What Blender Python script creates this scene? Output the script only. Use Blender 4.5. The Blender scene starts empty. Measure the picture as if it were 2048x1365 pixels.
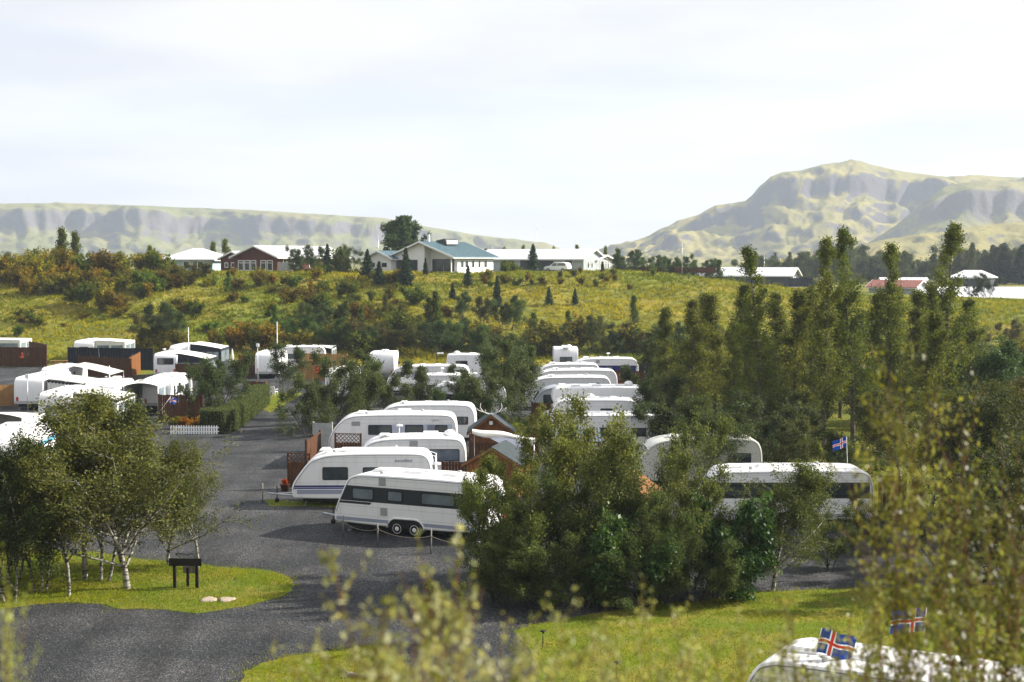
import bpy, math, random
import numpy as np
from mathutils import Vector, Matrix, noise as mnoise

# ------------------------------------------------------------------ camera, sky, sun, exposure
S = bpy.context.scene
COL = S.collection
F = 2844.4                      # focal length in pixels of a 2048 wide picture (50 mm)
CAMZ = 11.4
PITCH = math.atan(162.5 / F)
cd = bpy.data.cameras.new('camera')
cd.lens = 50.0; cd.sensor_width = 36.0; cd.clip_start = 0.1; cd.clip_end = 30000
cd.dof.use_dof = True; cd.dof.focus_distance = 66.0; cd.dof.aperture_fstop = 1.8
cam = bpy.data.objects.new('camera', cd); COL.objects.link(cam)
cam.location = (0, 0, CAMZ); cam.rotation_euler = (math.pi / 2 - PITCH, 0, 0)
S.camera = cam

SUN_EL = math.radians(31); SUN_AZ = math.radians(77)      # azimuth from +Y towards +X
TO_SUN = Vector((math.sin(SUN_AZ) * math.cos(SUN_EL), math.cos(SUN_AZ) * math.cos(SUN_EL), math.sin(SUN_EL)))
w = bpy.data.worlds.new('World'); S.world = w; w.use_nodes = True
nt = w.node_tree; nt.nodes.clear()
N = nt.nodes.new; LK = nt.links.new
wo = N('ShaderNodeOutputWorld'); bg = N('ShaderNodeBackground'); bg.inputs['Strength'].default_value = 0.1
sky = N('ShaderNodeTexSky'); sky.sky_type = 'NISHITA'; sky.sun_disc = False
sky.sun_elevation = SUN_EL; sky.sun_rotation = SUN_AZ; sky.altitude = 0; sky.air_density = 1.0; sky.dust_density = 1.2; sky.ozone_density = 3.0
tc = N('ShaderNodeTexCoord'); sx = N('ShaderNodeSeparateXYZ'); LK(tc.outputs['Generated'], sx.inputs[0])
# clouds on a plane overhead: direction / (z + small)
mx = N('ShaderNodeMath'); mx.operation = 'MAXIMUM'; mx.inputs[1].default_value = 0.0; LK(sx.outputs['Z'], mx.inputs[0])
ad = N('ShaderNodeMath'); ad.operation = 'ADD'; ad.inputs[1].default_value = 0.16; LK(mx.outputs[0], ad.inputs[0])
dv = N('ShaderNodeVectorMath'); dv.operation = 'DIVIDE'; LK(tc.outputs['Generated'], dv.inputs[0])
cb = N('ShaderNodeCombineXYZ')
for k in range(3): LK(ad.outputs[0], cb.inputs[k])
LK(cb.outputs[0], dv.inputs[1])
cn = N('ShaderNodeTexNoise'); cn.inputs['Scale'].default_value = 1.05; cn.inputs['Detail'].default_value = 7; cn.inputs['Roughness'].default_value = 0.5
cmap = N('ShaderNodeMapping'); cmap.inputs['Location'].default_value = (3.62, 1.1, 0.4); cmap.inputs['Scale'].default_value = (0.8, 1, 2.6)
LK(dv.outputs[0], cmap.inputs['Vector']); LK(cmap.outputs[0], cn.inputs['Vector'])
cr = N('ShaderNodeValToRGB'); cr.color_ramp.elements[0].position = 0.43; cr.color_ramp.elements[1].position = 0.53
cr.color_ramp.elements[0].color = (0.80, 0.80, 0.80, 1); cr.color_ramp.elements[1].color = (0.97, 0.97, 0.97, 1)
LK(cn.outputs['Fac'], cr.inputs[0])
cshade = N('ShaderNodeTexNoise'); cshade.inputs['Scale'].default_value = 1.5; cshade.inputs['Detail'].default_value = 5
LK(cmap.outputs[0], cshade.inputs['Vector'])
ccol = N('ShaderNodeMix'); ccol.data_type = 'RGBA'
ccol.inputs[6].default_value = (3.6, 3.66, 3.95, 1); ccol.inputs[7].default_value = (4.3, 4.27, 4.2, 1)
csr = N('ShaderNodeMapRange'); csr.inputs['From Min'].default_value = 0.36; csr.inputs['From Max'].default_value = 0.60
LK(cshade.outputs['Fac'], csr.inputs['Value']); LK(csr.outputs[0], ccol.inputs[0])
cmix = N('ShaderNodeMix'); cmix.data_type = 'RGBA'
LK(cr.outputs[0], cmix.inputs[0]); LK(sky.outputs[0], cmix.inputs[6]); LK(ccol.outputs[2], cmix.inputs[7])
LK(cmix.outputs[2], bg.inputs['Color']); LK(bg.outputs[0], wo.inputs['Surface'])

sd = bpy.data.lights.new('sun', 'SUN'); sd.energy = 4.8; sd.angle = math.radians(0.53); sd.color = (1.0, 0.93, 0.82)
so = bpy.data.objects.new('sun', sd); COL.objects.link(so)
so.rotation_euler = TO_SUN.to_track_quat('Z', 'Y').to_euler()
S.view_settings.view_transform = 'Standard'; S.view_settings.look = 'None'; S.view_settings.gamma = 1.0
S.view_settings.use_curve_mapping = False
S.view_settings.exposure = 1.22
S.render.engine = 'CYCLES'
cy = S.cycles
cy.max_bounces = 5; cy.diffuse_bounces = 2; cy.glossy_bounces = 2; cy.transmission_bounces = 3; cy.volume_bounces = 0
cy.transparent_max_bounces = 6; cy.caustics_reflective = False; cy.caustics_refractive = False
cy.use_denoising = True; cy.sample_clamp_indirect = 6.0

# ------------------------------------------------------------------ helpers
def ray(px, py):
    c, s = math.cos(PITCH), math.sin(PITCH)
    u = 682.5 - py
    return Vector((px - 1024.0, c * F + s * u, -s * F + c * u))
def G(px, py, z=0.0):
    d = ray(px, py); t = (z - CAMZ) / d.z
    return Vector((d.x * t, d.y * t, z))
def at(px, py, Y):
    d = ray(px, py); t = Y / d.y
    return Vector((d.x * t, Y, CAMZ + d.z * t))
def XY(px, Y, z=0.0):
    """world x of a point that stands at depth Y and height z in picture column px"""
    c, s = math.cos(PITCH), math.sin(PITCH)
    depth = Y * c + (CAMZ - z) * s
    return (px - 1024.0) / F * depth
def R(a): return math.radians(a)

def tagit(o, label=None, cat=None, group=None, kind=None):
    if label: o['label'] = label
    if cat: o['category'] = cat
    if group: o['group'] = group
    if kind: o['kind'] = kind
    return o
def empty(name, loc=(0, 0, 0), rz=0.0, label=None, cat=None, group=None):
    o = bpy.data.objects.new(name, None); COL.objects.link(o)
    o.location = loc; o.rotation_euler = (0, 0, rz); o.empty_display_size = 0.2
    return tagit(o, label, cat, group)
def link(name, me, parent=None, loc=None, rz=None, sc=None):
    o = bpy.data.objects.new(name, me); COL.objects.link(o)
    if parent is not None: o.parent = parent
    if loc is not None: o.location = loc
    if rz is not None: o.rotation_euler = (0, 0, rz)
    if sc is not None: o.scale = (sc, sc, sc) if not hasattr(sc, '__len__') else sc
    return o

class MB:
    """collects faces; build() links them as one mesh object"""
    def __init__(s): s.v = []; s.f = []; s.m = []; s.sm = []; s.M = None
    def add(s, vs, fs, mi=0, smooth=False):
        b = len(s.v)
        for p in vs:
            p = Vector(p)
            s.v.append(tuple(s.M @ p) if s.M is not None else tuple(p))
        for f in fs:
            s.f.append([b + i for i in f]); s.m.append(mi); s.sm.append(smooth)
        return s
    def box(s, lo, hi, mi=0):
        x0, y0, z0 = lo; x1, y1, z1 = hi
        return s.add([(x0,y0,z0),(x1,y0,z0),(x1,y1,z0),(x0,y1,z0),(x0,y0,z1),(x1,y0,z1),(x1,y1,z1),(x0,y1,z1)],
            [(3,2,1,0),(4,5,6,7),(0,1,5,4),(1,2,6,5),(2,3,7,6),(3,0,4,7)], mi)
    def cbox(s, c, d, mi=0):
        return s.box([c[i] - d[i] / 2 for i in range(3)], [c[i] + d[i] / 2 for i in range(3)], mi)
    def prism(s, pts, vec, mi=0):
        """pts: planar 3D polygon, extruded by vec"""
        n = len(pts); v = Vector(vec)
        vs = [Vector(p) for p in pts]; vs2 = [p + v for p in vs]
        fs = [tuple(range(n))[::-1], tuple(range(n, 2 * n))] + [(i, (i + 1) % n, n + (i + 1) % n, n + i) for i in range(n)]
        return s.add(vs + vs2, fs, mi)
    def tube(s, path, rad, n=6, mi=0, cap=True):
        path = [Vector(p) for p in path]
        if not hasattr(rad, '__len__'): rad = [rad] * len(path)
        vs = []; fs = []
        for i, p in enumerate(path):
            t = (path[min(i + 1, len(path) - 1)] - path[max(i - 1, 0)])
            t = t.normalized() if t.length > 1e-9 else Vector((0, 0, 1))
            a = t.cross(Vector((0, 0, 1)) if abs(t.z) < 0.9 else Vector((1, 0, 0))).normalized(); b = t.cross(a)
            for k in range(n):
                an = 2 * math.pi * k / n
                vs.append(p + (a * math.cos(an) + b * math.sin(an)) * rad[i])
        for i in range(len(path) - 1):
            for k in range(n):
                k2 = (k + 1) % n
                fs.append((i * n + k, (i + 1) * n + k, (i + 1) * n + k2, i * n + k2))
        if cap: fs.append(tuple(range(n))); fs.append(tuple(range((len(path) - 1) * n, len(path) * n))[::-1])
        return s.add(vs, fs, mi, True)
    def lathe(s, prof, c, axis='z', n=16, mi=0):
        """prof: (radius, height) list"""
        vs = []; fs = []
        for (r, h) in prof:
            for k in range(n):
                a = 2 * math.pi * k / n
                p = (r * math.cos(a), r * math.sin(a), h)
                if axis == 'y': p = (p[0], -p[2], p[1])
                if axis == 'x': p = (p[2], p[0], p[1])
                vs.append((c[0] + p[0], c[1] + p[1], c[2] + p[2]))
        for i in range(len(prof) - 1):
            for k in range(n):
                k2 = (k + 1) % n
                fs.append((i * n + k, i * n + k2, (i + 1) * n + k2, (i + 1) * n + k))
        fs.append(tuple(range(n))[::-1]); fs.append(tuple(range((len(prof) - 1) * n, len(prof) * n)))
        return s.add(vs, fs, mi, True)
    def mesh(s, name, mats):
        me = bpy.data.meshes.new(name); me.from_pydata(s.v, [], s.f)
        for m in (mats if isinstance(mats, (list, tuple)) else [mats]): me.materials.append(m)
        me.polygons.foreach_set('material_index', s.m); me.polygons.foreach_set('use_smooth', s.sm)
        me.update(); return me
    def build(s, name, mats, parent=None, **k): return link(name, s.mesh(name, mats), parent, **k)

def rrect(w, h, r, n=3):
    """rounded rectangle outline about the origin, counter-clockwise in (a, b)"""
    out = []; r = min(r, w / 2 - 1e-4, h / 2 - 1e-4)
    for cx, cy_, a0 in ((w/2-r, h/2-r, 0), (-w/2+r, h/2-r, 90), (-w/2+r, -h/2+r, 180), (w/2-r, -h/2+r, 270)):
        for k in range(n + 1):
            a = R(a0 + 90 * k / n); out.append((cx + r * math.cos(a), cy_ + r * math.sin(a)))
    return out
def chaikin(pts, it=2):
    for _ in range(it):
        q = []
        for i in range(len(pts)):
            a = pts[i]; b = pts[(i + 1) % len(pts)]
            q += [(a[0]*.75+b[0]*.25, a[1]*.75+b[1]*.25), (a[0]*.25+b[0]*.75, a[1]*.25+b[1]*.75)]
        pts = q
    return pts
def inset(pts, d):
    n = len(pts); out = []
    area = sum(pts[i][0]*pts[(i+1)%n][1]-pts[(i+1)%n][0]*pts[i][1] for i in range(n)); sg = 1 if area > 0 else -1
    for i in range(n):
        a = Vector(pts[i-1]); b = Vector(pts[i]); c = Vector(pts[(i+1)%n])
        e1 = (b-a).normalized(); e2 = (c-b).normalized()
        m = Vector((-(e1.y+e2.y), e1.x+e2.x)) * sg
        if m.length < 1e-6: m = Vector((-e1.y, e1.x)) * sg
        m.normalize(); out.append((b.x + m.x * d, b.y + m.y * d))
    return out

def fast_mesh(name, V, nper, mats, tint=None, smooth=False, midx=None):
    """V: (faces*nper, 3) array, every nper consecutive vertices one face"""
    nv = len(V); nf = nv // nper
    me = bpy.data.meshes.new(name)
    me.vertices.add(nv); me.vertices.foreach_set('co', np.asarray(V, dtype=np.float32).ravel())
    me.loops.add(nv); me.loops.foreach_set('vertex_index', np.arange(nv, dtype=np.int32))
    me.polygons.add(nf); me.polygons.foreach_set('loop_start', np.arange(0, nv, nper, dtype=np.int32))
    for m in (mats if isinstance(mats, (list, tuple)) else [mats]): me.materials.append(m)
    if midx is not None: me.polygons.foreach_set('material_index', np.asarray(midx, dtype=np.int32))
    me.update(calc_edges=True)
    if tint is not None:
        at_ = me.attributes.new('tint', 'FLOAT', 'FACE'); at_.data.foreach_set('value', np.asarray(tint, dtype=np.float32))
    return me

# ------------------------------------------------------------------ materials
MT = {}
def mat(name, col, rough=0.6, spec=0.3, col2=None, scale=5.0, bump=0.0, bscale=None, metal=0.0, lo=0.35, hi=0.65, stretch=(1, 1, 1), detail=4, dirt=None):
    m = bpy.data.materials.new(name); m.use_nodes = True; t = m.node_tree; b = t.nodes['Principled BSDF']
    b.inputs['Base Color'].default_value = (*col, 1); b.inputs['Roughness'].default_value = rough
    b.inputs['Specular IOR Level'].default_value = spec; b.inputs['Metallic'].default_value = metal
    co = t.nodes.new('ShaderNodeTexCoord'); mp = t.nodes.new('ShaderNodeMapping'); mp.inputs['Scale'].default_value = stretch
    t.links.new(co.outputs['Object'], mp.inputs['Vector'])
    if col2 is not None:
        nz = t.nodes.new('ShaderNodeTexNoise'); nz.inputs['Scale'].default_value = scale; nz.inputs['Detail'].default_value = detail
        t.links.new(mp.outputs[0], nz.inputs['Vector'])
        rp = t.nodes.new('ShaderNodeMapRange'); rp.inputs['From Min'].default_value = lo; rp.inputs['From Max'].default_value = hi
        t.links.new(nz.outputs['Fac'], rp.inputs['Value'])
        mi = t.nodes.new('ShaderNodeMix'); mi.data_type = 'RGBA'; mi.inputs[6].default_value = (*col, 1); mi.inputs[7].default_value = (*col2, 1)
        t.links.new(rp.outputs[0], mi.inputs[0]); t.links.new(mi.outputs[2], b.inputs['Base Color'])
    if bump:
        n2 = t.nodes.new('ShaderNodeTexNoise'); n2.inputs['Scale'].default_value = bscale or scale * 3; n2.inputs['Detail'].default_value = 4
        t.links.new(mp.outputs[0], n2.inputs['Vector'])
        bm = t.nodes.new('ShaderNodeBump'); bm.inputs['Strength'].default_value = bump; bm.inputs['Distance'].default_value = 0.05
        t.links.new(n2.outputs['Fac'], bm.inputs['Height']); t.links.new(bm.outputs[0], b.inputs['Normal'])
    MT[name] = m; return m
def leafmat(name, c0, c1, trans=0.35, rough=0.42, spec=0.35, tcol=(1.25, 1.15, 0.6)):
    m = bpy.data.materials.new(name); m.use_nodes = True; t = m.node_tree; b = t.nodes['Principled BSDF']; out = t.nodes['Material Output']
    a = t.nodes.new('ShaderNodeAttribute'); a.attribute_name = 'tint'
    mi = t.nodes.new('ShaderNodeMix'); mi.data_type = 'RGBA'; mi.inputs[6].default_value = (*c0, 1); mi.inputs[7].default_value = (*c1, 1)
    t.links.new(a.outputs['Fac'], mi.inputs[0])
    oi = t.nodes.new('ShaderNodeObjectInfo'); mu = t.nodes.new('ShaderNodeMix'); mu.data_type = 'RGBA'; mu.blend_type = 'MULTIPLY'; mu.inputs[0].default_value = 1
    t.links.new(mi.outputs[2], mu.inputs[6]); t.links.new(oi.outputs['Color'], mu.inputs[7])
    t.links.new(mu.outputs[2], b.inputs['Base Color']); b.inputs['Roughness'].default_value = rough; b.inputs['Specular IOR Level'].default_value = spec
    tr = t.nodes.new('ShaderNodeBsdfTranslucent'); m3 = t.nodes.new('ShaderNodeMix'); m3.data_type = 'RGBA'; m3.blend_type = 'MULTIPLY'; m3.inputs[0].default_value = 1
    m3.inputs[7].default_value = (*tcol, 1); t.links.new(mu.outputs[2], m3.inputs[6]); t.links.new(m3.outputs[2], tr.inputs['Color'])
    ms = t.nodes.new('ShaderNodeMixShader'); ms.inputs[0].default_value = trans
    t.links.new(b.outputs[0], ms.inputs[1]); t.links.new(tr.outputs[0], ms.inputs[2]); t.links.new(ms.outputs[0], out.inputs['Surface'])
    MT[name] = m; return m

mat('white', (.85, .85, .86), .32, .45, col2=(.74, .73, .71), scale=1.6, bump=.02, bscale=2, lo=.5, hi=.85, stretch=(3, 3, .5))
mat('white_old', (.82, .82, .82), .4, .4, col2=(.68, .67, .64), scale=1.6, bump=.03, bscale=2, lo=.48, hi=.85, stretch=(3, 3, .5))
mat('cream', (.66, .66, .60), .4, .4, col2=(.58, .58, .52), scale=1.5, bump=.02)
mat('silver', (.36, .39, .43), .35, .5, col2=(.31, .34, .38), scale=1.5)
mat('grey_band', (.30, .33, .42), .4, .4)
mat('pale_band', (.52, .56, .68), .4, .4)
mat('pale_blue', (.36, .52, .62), .3, .5)
mat('cyan_band', (.10, .36, .52), .35, .4)
mat('navy', (.012, .02, .16), .35, .4)
mat('charcoal', (.028, .034, .040), .35, .4)
mat('black', (.012, .012, .013), .5, .3)
mat('rubber', (.015, .015, .015), .8, .2)
mat('seal', (.22, .23, .25), .5, .3)
mat('grey_plastic', (.42, .42, .42), .5, .3)
mat('steel', (.45, .46, .47), .4, .5, metal=.7)
mat('pane', (.018, .028, .032), .06, .7, col2=(.05, .065, .07), scale=1.3)
mat('pane_pale', (.16, .19, .22), .08, .7, col2=(.26, .29, .32), scale=2.5)
mat('pane_blue', (.09, .12, .16), .08, .7, col2=(.16, .20, .25), scale=1.3)
mat('red_lamp', (.45, .02, .015), .25, .5)
mat('orange', (.75, .10, .012), .4, .4)
mat('canvas', (.74, .74, .70), .8, .1, col2=(.64, .64, .59), scale=2, bump=.15, bscale=3)
mat('canvas_grey', (.50, .51, .47), .8, .1, col2=(.43, .44, .41), scale=2, bump=.15, bscale=3)
mat('canvas_dark', (.03, .035, .045), .8, .1)
mat('tent_pane', (.22, .27, .30), .15, .5, col2=(.12, .16, .19), scale=2)
mat('wood_brown', (.095, .040, .017), .7, .2, col2=(.055, .023, .010), scale=3, stretch=(3, 3, .4), bump=.3)
mat('wood_orange', (.23, .092, .026), .65, .2, col2=(.15, .06, .018), scale=3, stretch=(3, 3, .4), bump=.3)
mat('wood_tan', (.36, .20, .07), .7, .2, col2=(.26, .135, .045), scale=3, stretch=(3, 3, .4), bump=.3)
mat('wood_grey', (.24, .22, .19), .8, .2, col2=(.15, .14, .12), scale=4, stretch=(3, 3, .4), bump=.3)
mat('wood_dark', (.02, .016, .013), .8, .2, col2=(.012, .010, .009), scale=4, bump=.3)
mat('fence_black', (.016, .020, .026), .6, .2, col2=(.010, .013, .018), scale=3)
mat('slat_grey', (.36, .37, .37), .7, .2, col2=(.28, .29, .29), scale=3)
mat('roof_felt', (.045, .060, .066), .8, .2, col2=(.035, .045, .05), scale=4, bump=.2)
mat('roof_white', (.72, .73, .76), .45, .4, col2=(.66, .67, .70), scale=.4)
mat('roof_teal', (.105, .175, .205), .55, .3, col2=(.09, .155, .185), scale=.5)
mat('roof_red', (.26, .10, .075), .6, .3, col2=(.22, .08, .06), scale=.5)
mat('corrugated', (.10, .13, .18), .45, .5, metal=.3)
mat('wall_white', (.74, .74, .74), .7, .2, col2=(.70, .70, .70), scale=.5)
mat('wall_red', (.100, .032, .017), .7, .2, col2=(.080, .025, .014), scale=1.2)
mat('wall_grey', (.36, .40, .42), .7, .2, col2=(.33, .37, .39), scale=.6)
mat('wall_blue', (.34, .44, .50), .7, .2)
mat('wall_dark', (.05, .055, .06), .7, .2)
mat('bin_green', (.012, .045, .025), .5, .4)
mat('bone', (.72, .70, .63), .6, .3)
mat('stone', (.42, .34, .27), .9, .2, col2=(.30, .25, .2), scale=9, bump=.4)
mat('rope', (.22, .2, .17), .9, .1)
mat('flag_blue', (.008, .055, .30), .7, .2)
mat('flag_red', (.55, .035, .025), .7, .2)
mat('flag_white', (.78, .78, .78), .7, .2)
mat('blue_tarp', (.02, .06, .25), .5, .3)
mat('bark_pale', (.34, .32, .28), .8, .2, col2=(.035, .03, .025), scale=5, lo=.42, hi=.60, stretch=(1, 1, 2.5), bump=.4)
mat('bark_dark', (.055, .042, .032), .9, .1, col2=(.10, .085, .07), scale=8, bump=.5)
mat('bark_grey', (.16, .14, .115), .9, .1, col2=(.07, .06, .05), scale=7, bump=.5)
mat('twig_orange', (.22, .10, .035), .7, .2, col2=(.12, .06, .03), scale=10)

leafmat('leaf_birch', (.036, .052, .014), (.165, .182, .060), .42, .6, .14)
leafmat('leaf_willow', (.044, .062, .022), (.140, .165, .070), .36, .6, .14)
leafmat('leaf_poplar', (.048, .064, .011), (.175, .185, .040), .44, .6, .14)
leafmat('leaf_broad', (.030, .070, .016), (.080, .135, .034), .34, .45, .22)
leafmat('leaf_shrub', (.052, .066, .009), (.215, .200, .028), .38, .65, .10)
leafmat('leaf_spruce', (.020, .042, .022), (.052, .082, .040), .18, .7, .10)
leafmat('leaf_pine', (.030, .056, .024), (.075, .105, .040), .22, .7, .10)
leafmat('leaf_near', (.11, .14, .020), (.50, .54, .30), .46, .45, .30)
leafmat('leaf_hedge', (.055, .080, .022), (.130, .160, .048), .36, .6, .14)
leafmat('grass_lawn', (.110, .165, .006), (.27, .275, .014), .45, .65, .1, (1.1, 1.15, .5))
leafmat('grass_hill', (.115, .150, .007), (.34, .285, .014), .45, .7, .08, (1.1, 1.1, .5))
# ------------------------------------------------------------------ terrain
def sstep(a, b, x):
    t = np.clip((x - a) / (b - a), 0, 1); return t * t * (3 - 2 * t)
def hill_h(x):
    return 9.2 - 4.0 * sstep(14.0, 62.0, x) - 1.0 * sstep(60, 110, x)
def hill_foot(x): return 158.0 + 3.0 * np.sin(x * 0.05) - 10.0 * sstep(30, 80, x)
def H0(x, y):
    """smooth ground height"""
    x = np.asarray(x, float); y = np.asarray(y, float)
    front = 9.6 * (1 - sstep(2.0, 26.0, y))
    f = hill_foot(x)
    hill = hill_h(x) * (0.35 * np.clip((y - f) / 56.0, 0, 1) + 0.65 * sstep(f, f + 56.0, y))
    far = sstep(300, 460, y)
    hill = hill * (1 - far) + far * (4.6 + 5.5 * sstep(700, 3000, y))
    return np.where(y < 60, front, hill)
def rough(x, y):
    f = 158.0
    if y < f - 4 or y > 420: return 0.0
    a = min(1.0, max(0.0, (y - (f - 2)) / 10.0)) * (1.0 if y < 222 else max(0.12, 1 - (y - 222) / 12.0))
    n = mnoise.noise
    v = Vector((x, y, 0))
    return a * (0.55 * n(v * 0.09) + 0.40 * n(v * 0.28 + Vector((7, 3, 1))) + 0.24 * n(v * 0.75) + 0.13 * n(v * 1.6))
def height(x, y): return float(H0(x, y)) + rough(x, y)

xs = np.unique(np.concatenate([np.arange(-105, 105.1, 0.7), -105 - np.geomspace(2, 2300, 26), 105 + np.geomspace(2, 2300, 26)]))
ys = np.unique(np.concatenate([np.arange(-80, 26, 3.0), np.arange(26, 150, 6.0), np.arange(150, 232, 0.62), 232 + np.geomspace(1, 3150, 60)]))
XX, YY = np.meshgrid(xs, ys)
ZZ = H0(XX, YY)
for j in range(len(ys)):
    if 153 < ys[j] < 420:
        for i in range(len(xs)):
            if abs(xs[i]) < 160: ZZ[j, i] += rough(xs[i], ys[j])
nx, ny = len(xs), len(ys)
idx = np.arange(nx * ny).reshape(ny, nx)
def grid_mesh(name, X, Y, Z, mats, smooth=True):
    nyy, nxx = X.shape; me = bpy.data.meshes.new(name)
    V = np.stack([X, Y, Z], -1).reshape(-1, 3).astype(np.float32)
    ii = np.arange(nxx * nyy).reshape(nyy, nxx)
    Q = np.stack([ii[:-1, :-1], ii[:-1, 1:], ii[1:, 1:], ii[1:, :-1]], -1).reshape(-1, 4)
    me.vertices.add(len(V)); me.vertices.foreach_set('co', V.ravel())
    me.loops.add(Q.size); me.loops.foreach_set('vertex_index', Q.ravel().astype(np.int32))
    me.polygons.add(len(Q)); me.polygons.foreach_set('loop_start', np.arange(0, Q.size, 4, dtype=np.int32))
    me.polygons.foreach_set('use_smooth', np.full(len(Q), smooth))
    for m in mats: me.materials.append(m)
    me.update(calc_edges=True); return me

def ground_mat():
    m = bpy.data.materials.new('hill_ground'); m.use_nodes = True; t = m.node_tree; b = t.nodes['Principled BSDF']
    co = t.nodes.new('ShaderNodeTexCoord')
    def nz(scale, lo, hi, detail=5):
        n = t.nodes.new('ShaderNodeTexNoise'); n.inputs['Scale'].default_value = scale; n.inputs['Detail'].default_value = detail
        t.links.new(co.outputs['Object'], n.inputs['Vector'])
        r = t.nodes.new('ShaderNodeMapRange'); r.inputs['From Min'].default_value = lo; r.inputs['From Max'].default_value = hi
        t.links.new(n.outputs['Fac'], r.inputs['Value']); return r.outputs[0]
    def mixc(f, a, c):
        x = t.nodes.new('ShaderNodeMix'); x.data_type = 'RGBA'
        for s_, v in ((6, a), (7, c)):
            if hasattr(v, 'is_linked'): t.links.new(v, x.inputs[s_])
            else: x.inputs[s_].default_value = (*v, 1)
        t.links.new(f, x.inputs[0]); return x.outputs[2]
    c = mixc(nz(.06, .42, .60), (.120, .150, .016), (.22, .175, .028))
    c = mixc(nz(.5, .45, .68), c, (.060, .075, .014))
    c = mixc(nz(1.7, .52, .75), c, (.24, .21, .045))
    t.links.new(c, b.inputs['Base Color']); b.inputs['Roughness'].default_value = .9; b.inputs['Specular IOR Level'].default_value = .1
    bm = t.nodes.new('ShaderNodeBump'); bm.inputs['Strength'].default_value = .8; bm.inputs['Distance'].default_value = .15
    n2 = t.nodes.new('ShaderNodeTexNoise'); n2.inputs['Scale'].default_value = 3.5; n2.inputs['Detail'].default_value = 5
    t.links.new(co.outputs['Object'], n2.inputs['Vector']); t.links.new(n2.outputs['Fac'], bm.inputs['Height']); t.links.new(bm.outputs[0], b.inputs['Normal'])
    return m
gm = ground_mat()
tagit(link('ground', grid_mesh('ground', XX, YY, ZZ, [gm])), kind='structure')

def hill_pt(px, py, lo=120, hi=420):
    d = ray(px, py); t = lo / d.y; step = 0.5 / d.y
    while t * d.y < hi:
        x, y, z = d.x * t, d.y * t, CAMZ + d.z * t
        if z <= height(x, y): return Vector((x, y, height(x, y)))
        t += step
    return None

# gravel: speckled dark stones
def gravel_mat():
    m = bpy.data.materials.new('gravel'); m.use_nodes = True; t = m.node_tree; b = t.nodes['Principled BSDF']
    co = t.nodes.new('ShaderNodeTexCoord')
    vo = t.nodes.new('ShaderNodeTexVoronoi'); vo.inputs['Scale'].default_value = 28; t.links.new(co.outputs['Object'], vo.inputs['Vector'])
    sp = t.nodes.new('ShaderNodeSeparateColor'); t.links.new(vo.outputs['Color'], sp.inputs[0])
    cr = t.nodes.new('ShaderNodeValToRGB'); e = cr.color_ramp.elements
    e[0].color = (.011, .013, .016, 1); e[1].color = (.098, .096, .096, 1); e[1].position = 1.0
    q = cr.color_ramp.elements.new(.72); q.color = (.021, .024, .027, 1)
    t.links.new(sp.outputs[0], cr.inputs[0])
    n = t.nodes.new('ShaderNodeTexNoise'); n.inputs['Scale'].default_value = .35; n.inputs['Detail'].default_value = 6; t.links.new(co.outputs['Object'], n.inputs['Vector'])
    r = t.nodes.new('ShaderNodeMapRange'); r.inputs['From Min'].default_value = .40; r.inputs['From Max'].default_value = .66; t.links.new(n.outputs['Fac'], r.inputs['Value'])
    x = t.nodes.new('ShaderNodeMix'); x.data_type = 'RGBA'; x.blend_type = 'MULTIPLY'; x.inputs[0].default_value = 1
    y = t.nodes.new('ShaderNodeMix'); y.data_type = 'RGBA'; y.inputs[6].default_value = (.9, .93, .96, 1); y.inputs[7].default_value = (2.0, 1.86, 1.75, 1)
    t.links.new(r.outputs[0], y.inputs[0]); t.links.new(cr.outputs[0], x.inputs[6]); t.links.new(y.outputs[2], x.inputs[7])
    # wheel-worn strips along the road
    mp = t.nodes.new('ShaderNodeMapping'); mp.inputs['Rotation'].default_value = (0, 0, .12); mp.inputs['Scale'].default_value = (1.1, .09, 1); t.links.new(co.outputs['Object'], mp.inputs['Vector'])
    n3 = t.nodes.new('ShaderNodeTexNoise'); n3.inputs['Scale'].default_value = .8; n3.inputs['Detail'].default_value = 3; t.links.new(mp.outputs[0], n3.inputs['Vector'])
    r3 = t.nodes.new('ShaderNodeMapRange'); r3.inputs['From Min'].default_value = .38; r3.inputs['From Max'].default_value = .68; r3.inputs['To Min'].default_value = .74; r3.inputs['To Max'].default_value = 1.25; t.links.new(n3.outputs['Fac'], r3.inputs['Value'])
    x2 = t.nodes.new('ShaderNodeMix'); x2.data_type = 'RGBA'; x2.blend_type = 'MULTIPLY'; x2.inputs[0].default_value = 1; cc = t.nodes.new('ShaderNodeCombineColor')
    for q_ in range(3): t.links.new(r3.outputs[0], cc.inputs[q_])
    t.links.new(x.outputs[2], x2.inputs[6]); t.links.new(cc.outputs[0], x2.inputs[7]); x = x2
    t.links.new(x.outputs[2], b.inputs['Base Color']); b.inputs['Roughness'].default_value = .85; b.inputs['Specular IOR Level'].default_value = .25
    bm = t.nodes.new('ShaderNodeBump'); bm.inputs['Strength'].default_value = .7; bm.inputs['Distance'].default_value = .03
    t.links.new(vo.outputs['Distance'], bm.inputs['Height']); t.links.new(bm.outputs[0], b.inputs['Normal'])
    MT['gravel'] = m; return m
gravel_mat()
gx, gy = np.meshgrid(np.linspace(-78, 62, 30), np.linspace(27.2, 151.5, 30))
tagit(link('gravel_road', grid_mesh('gravel_road', gx, gy, np.full(gx.shape, .006), [MT['gravel']])), kind='structure')

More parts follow.
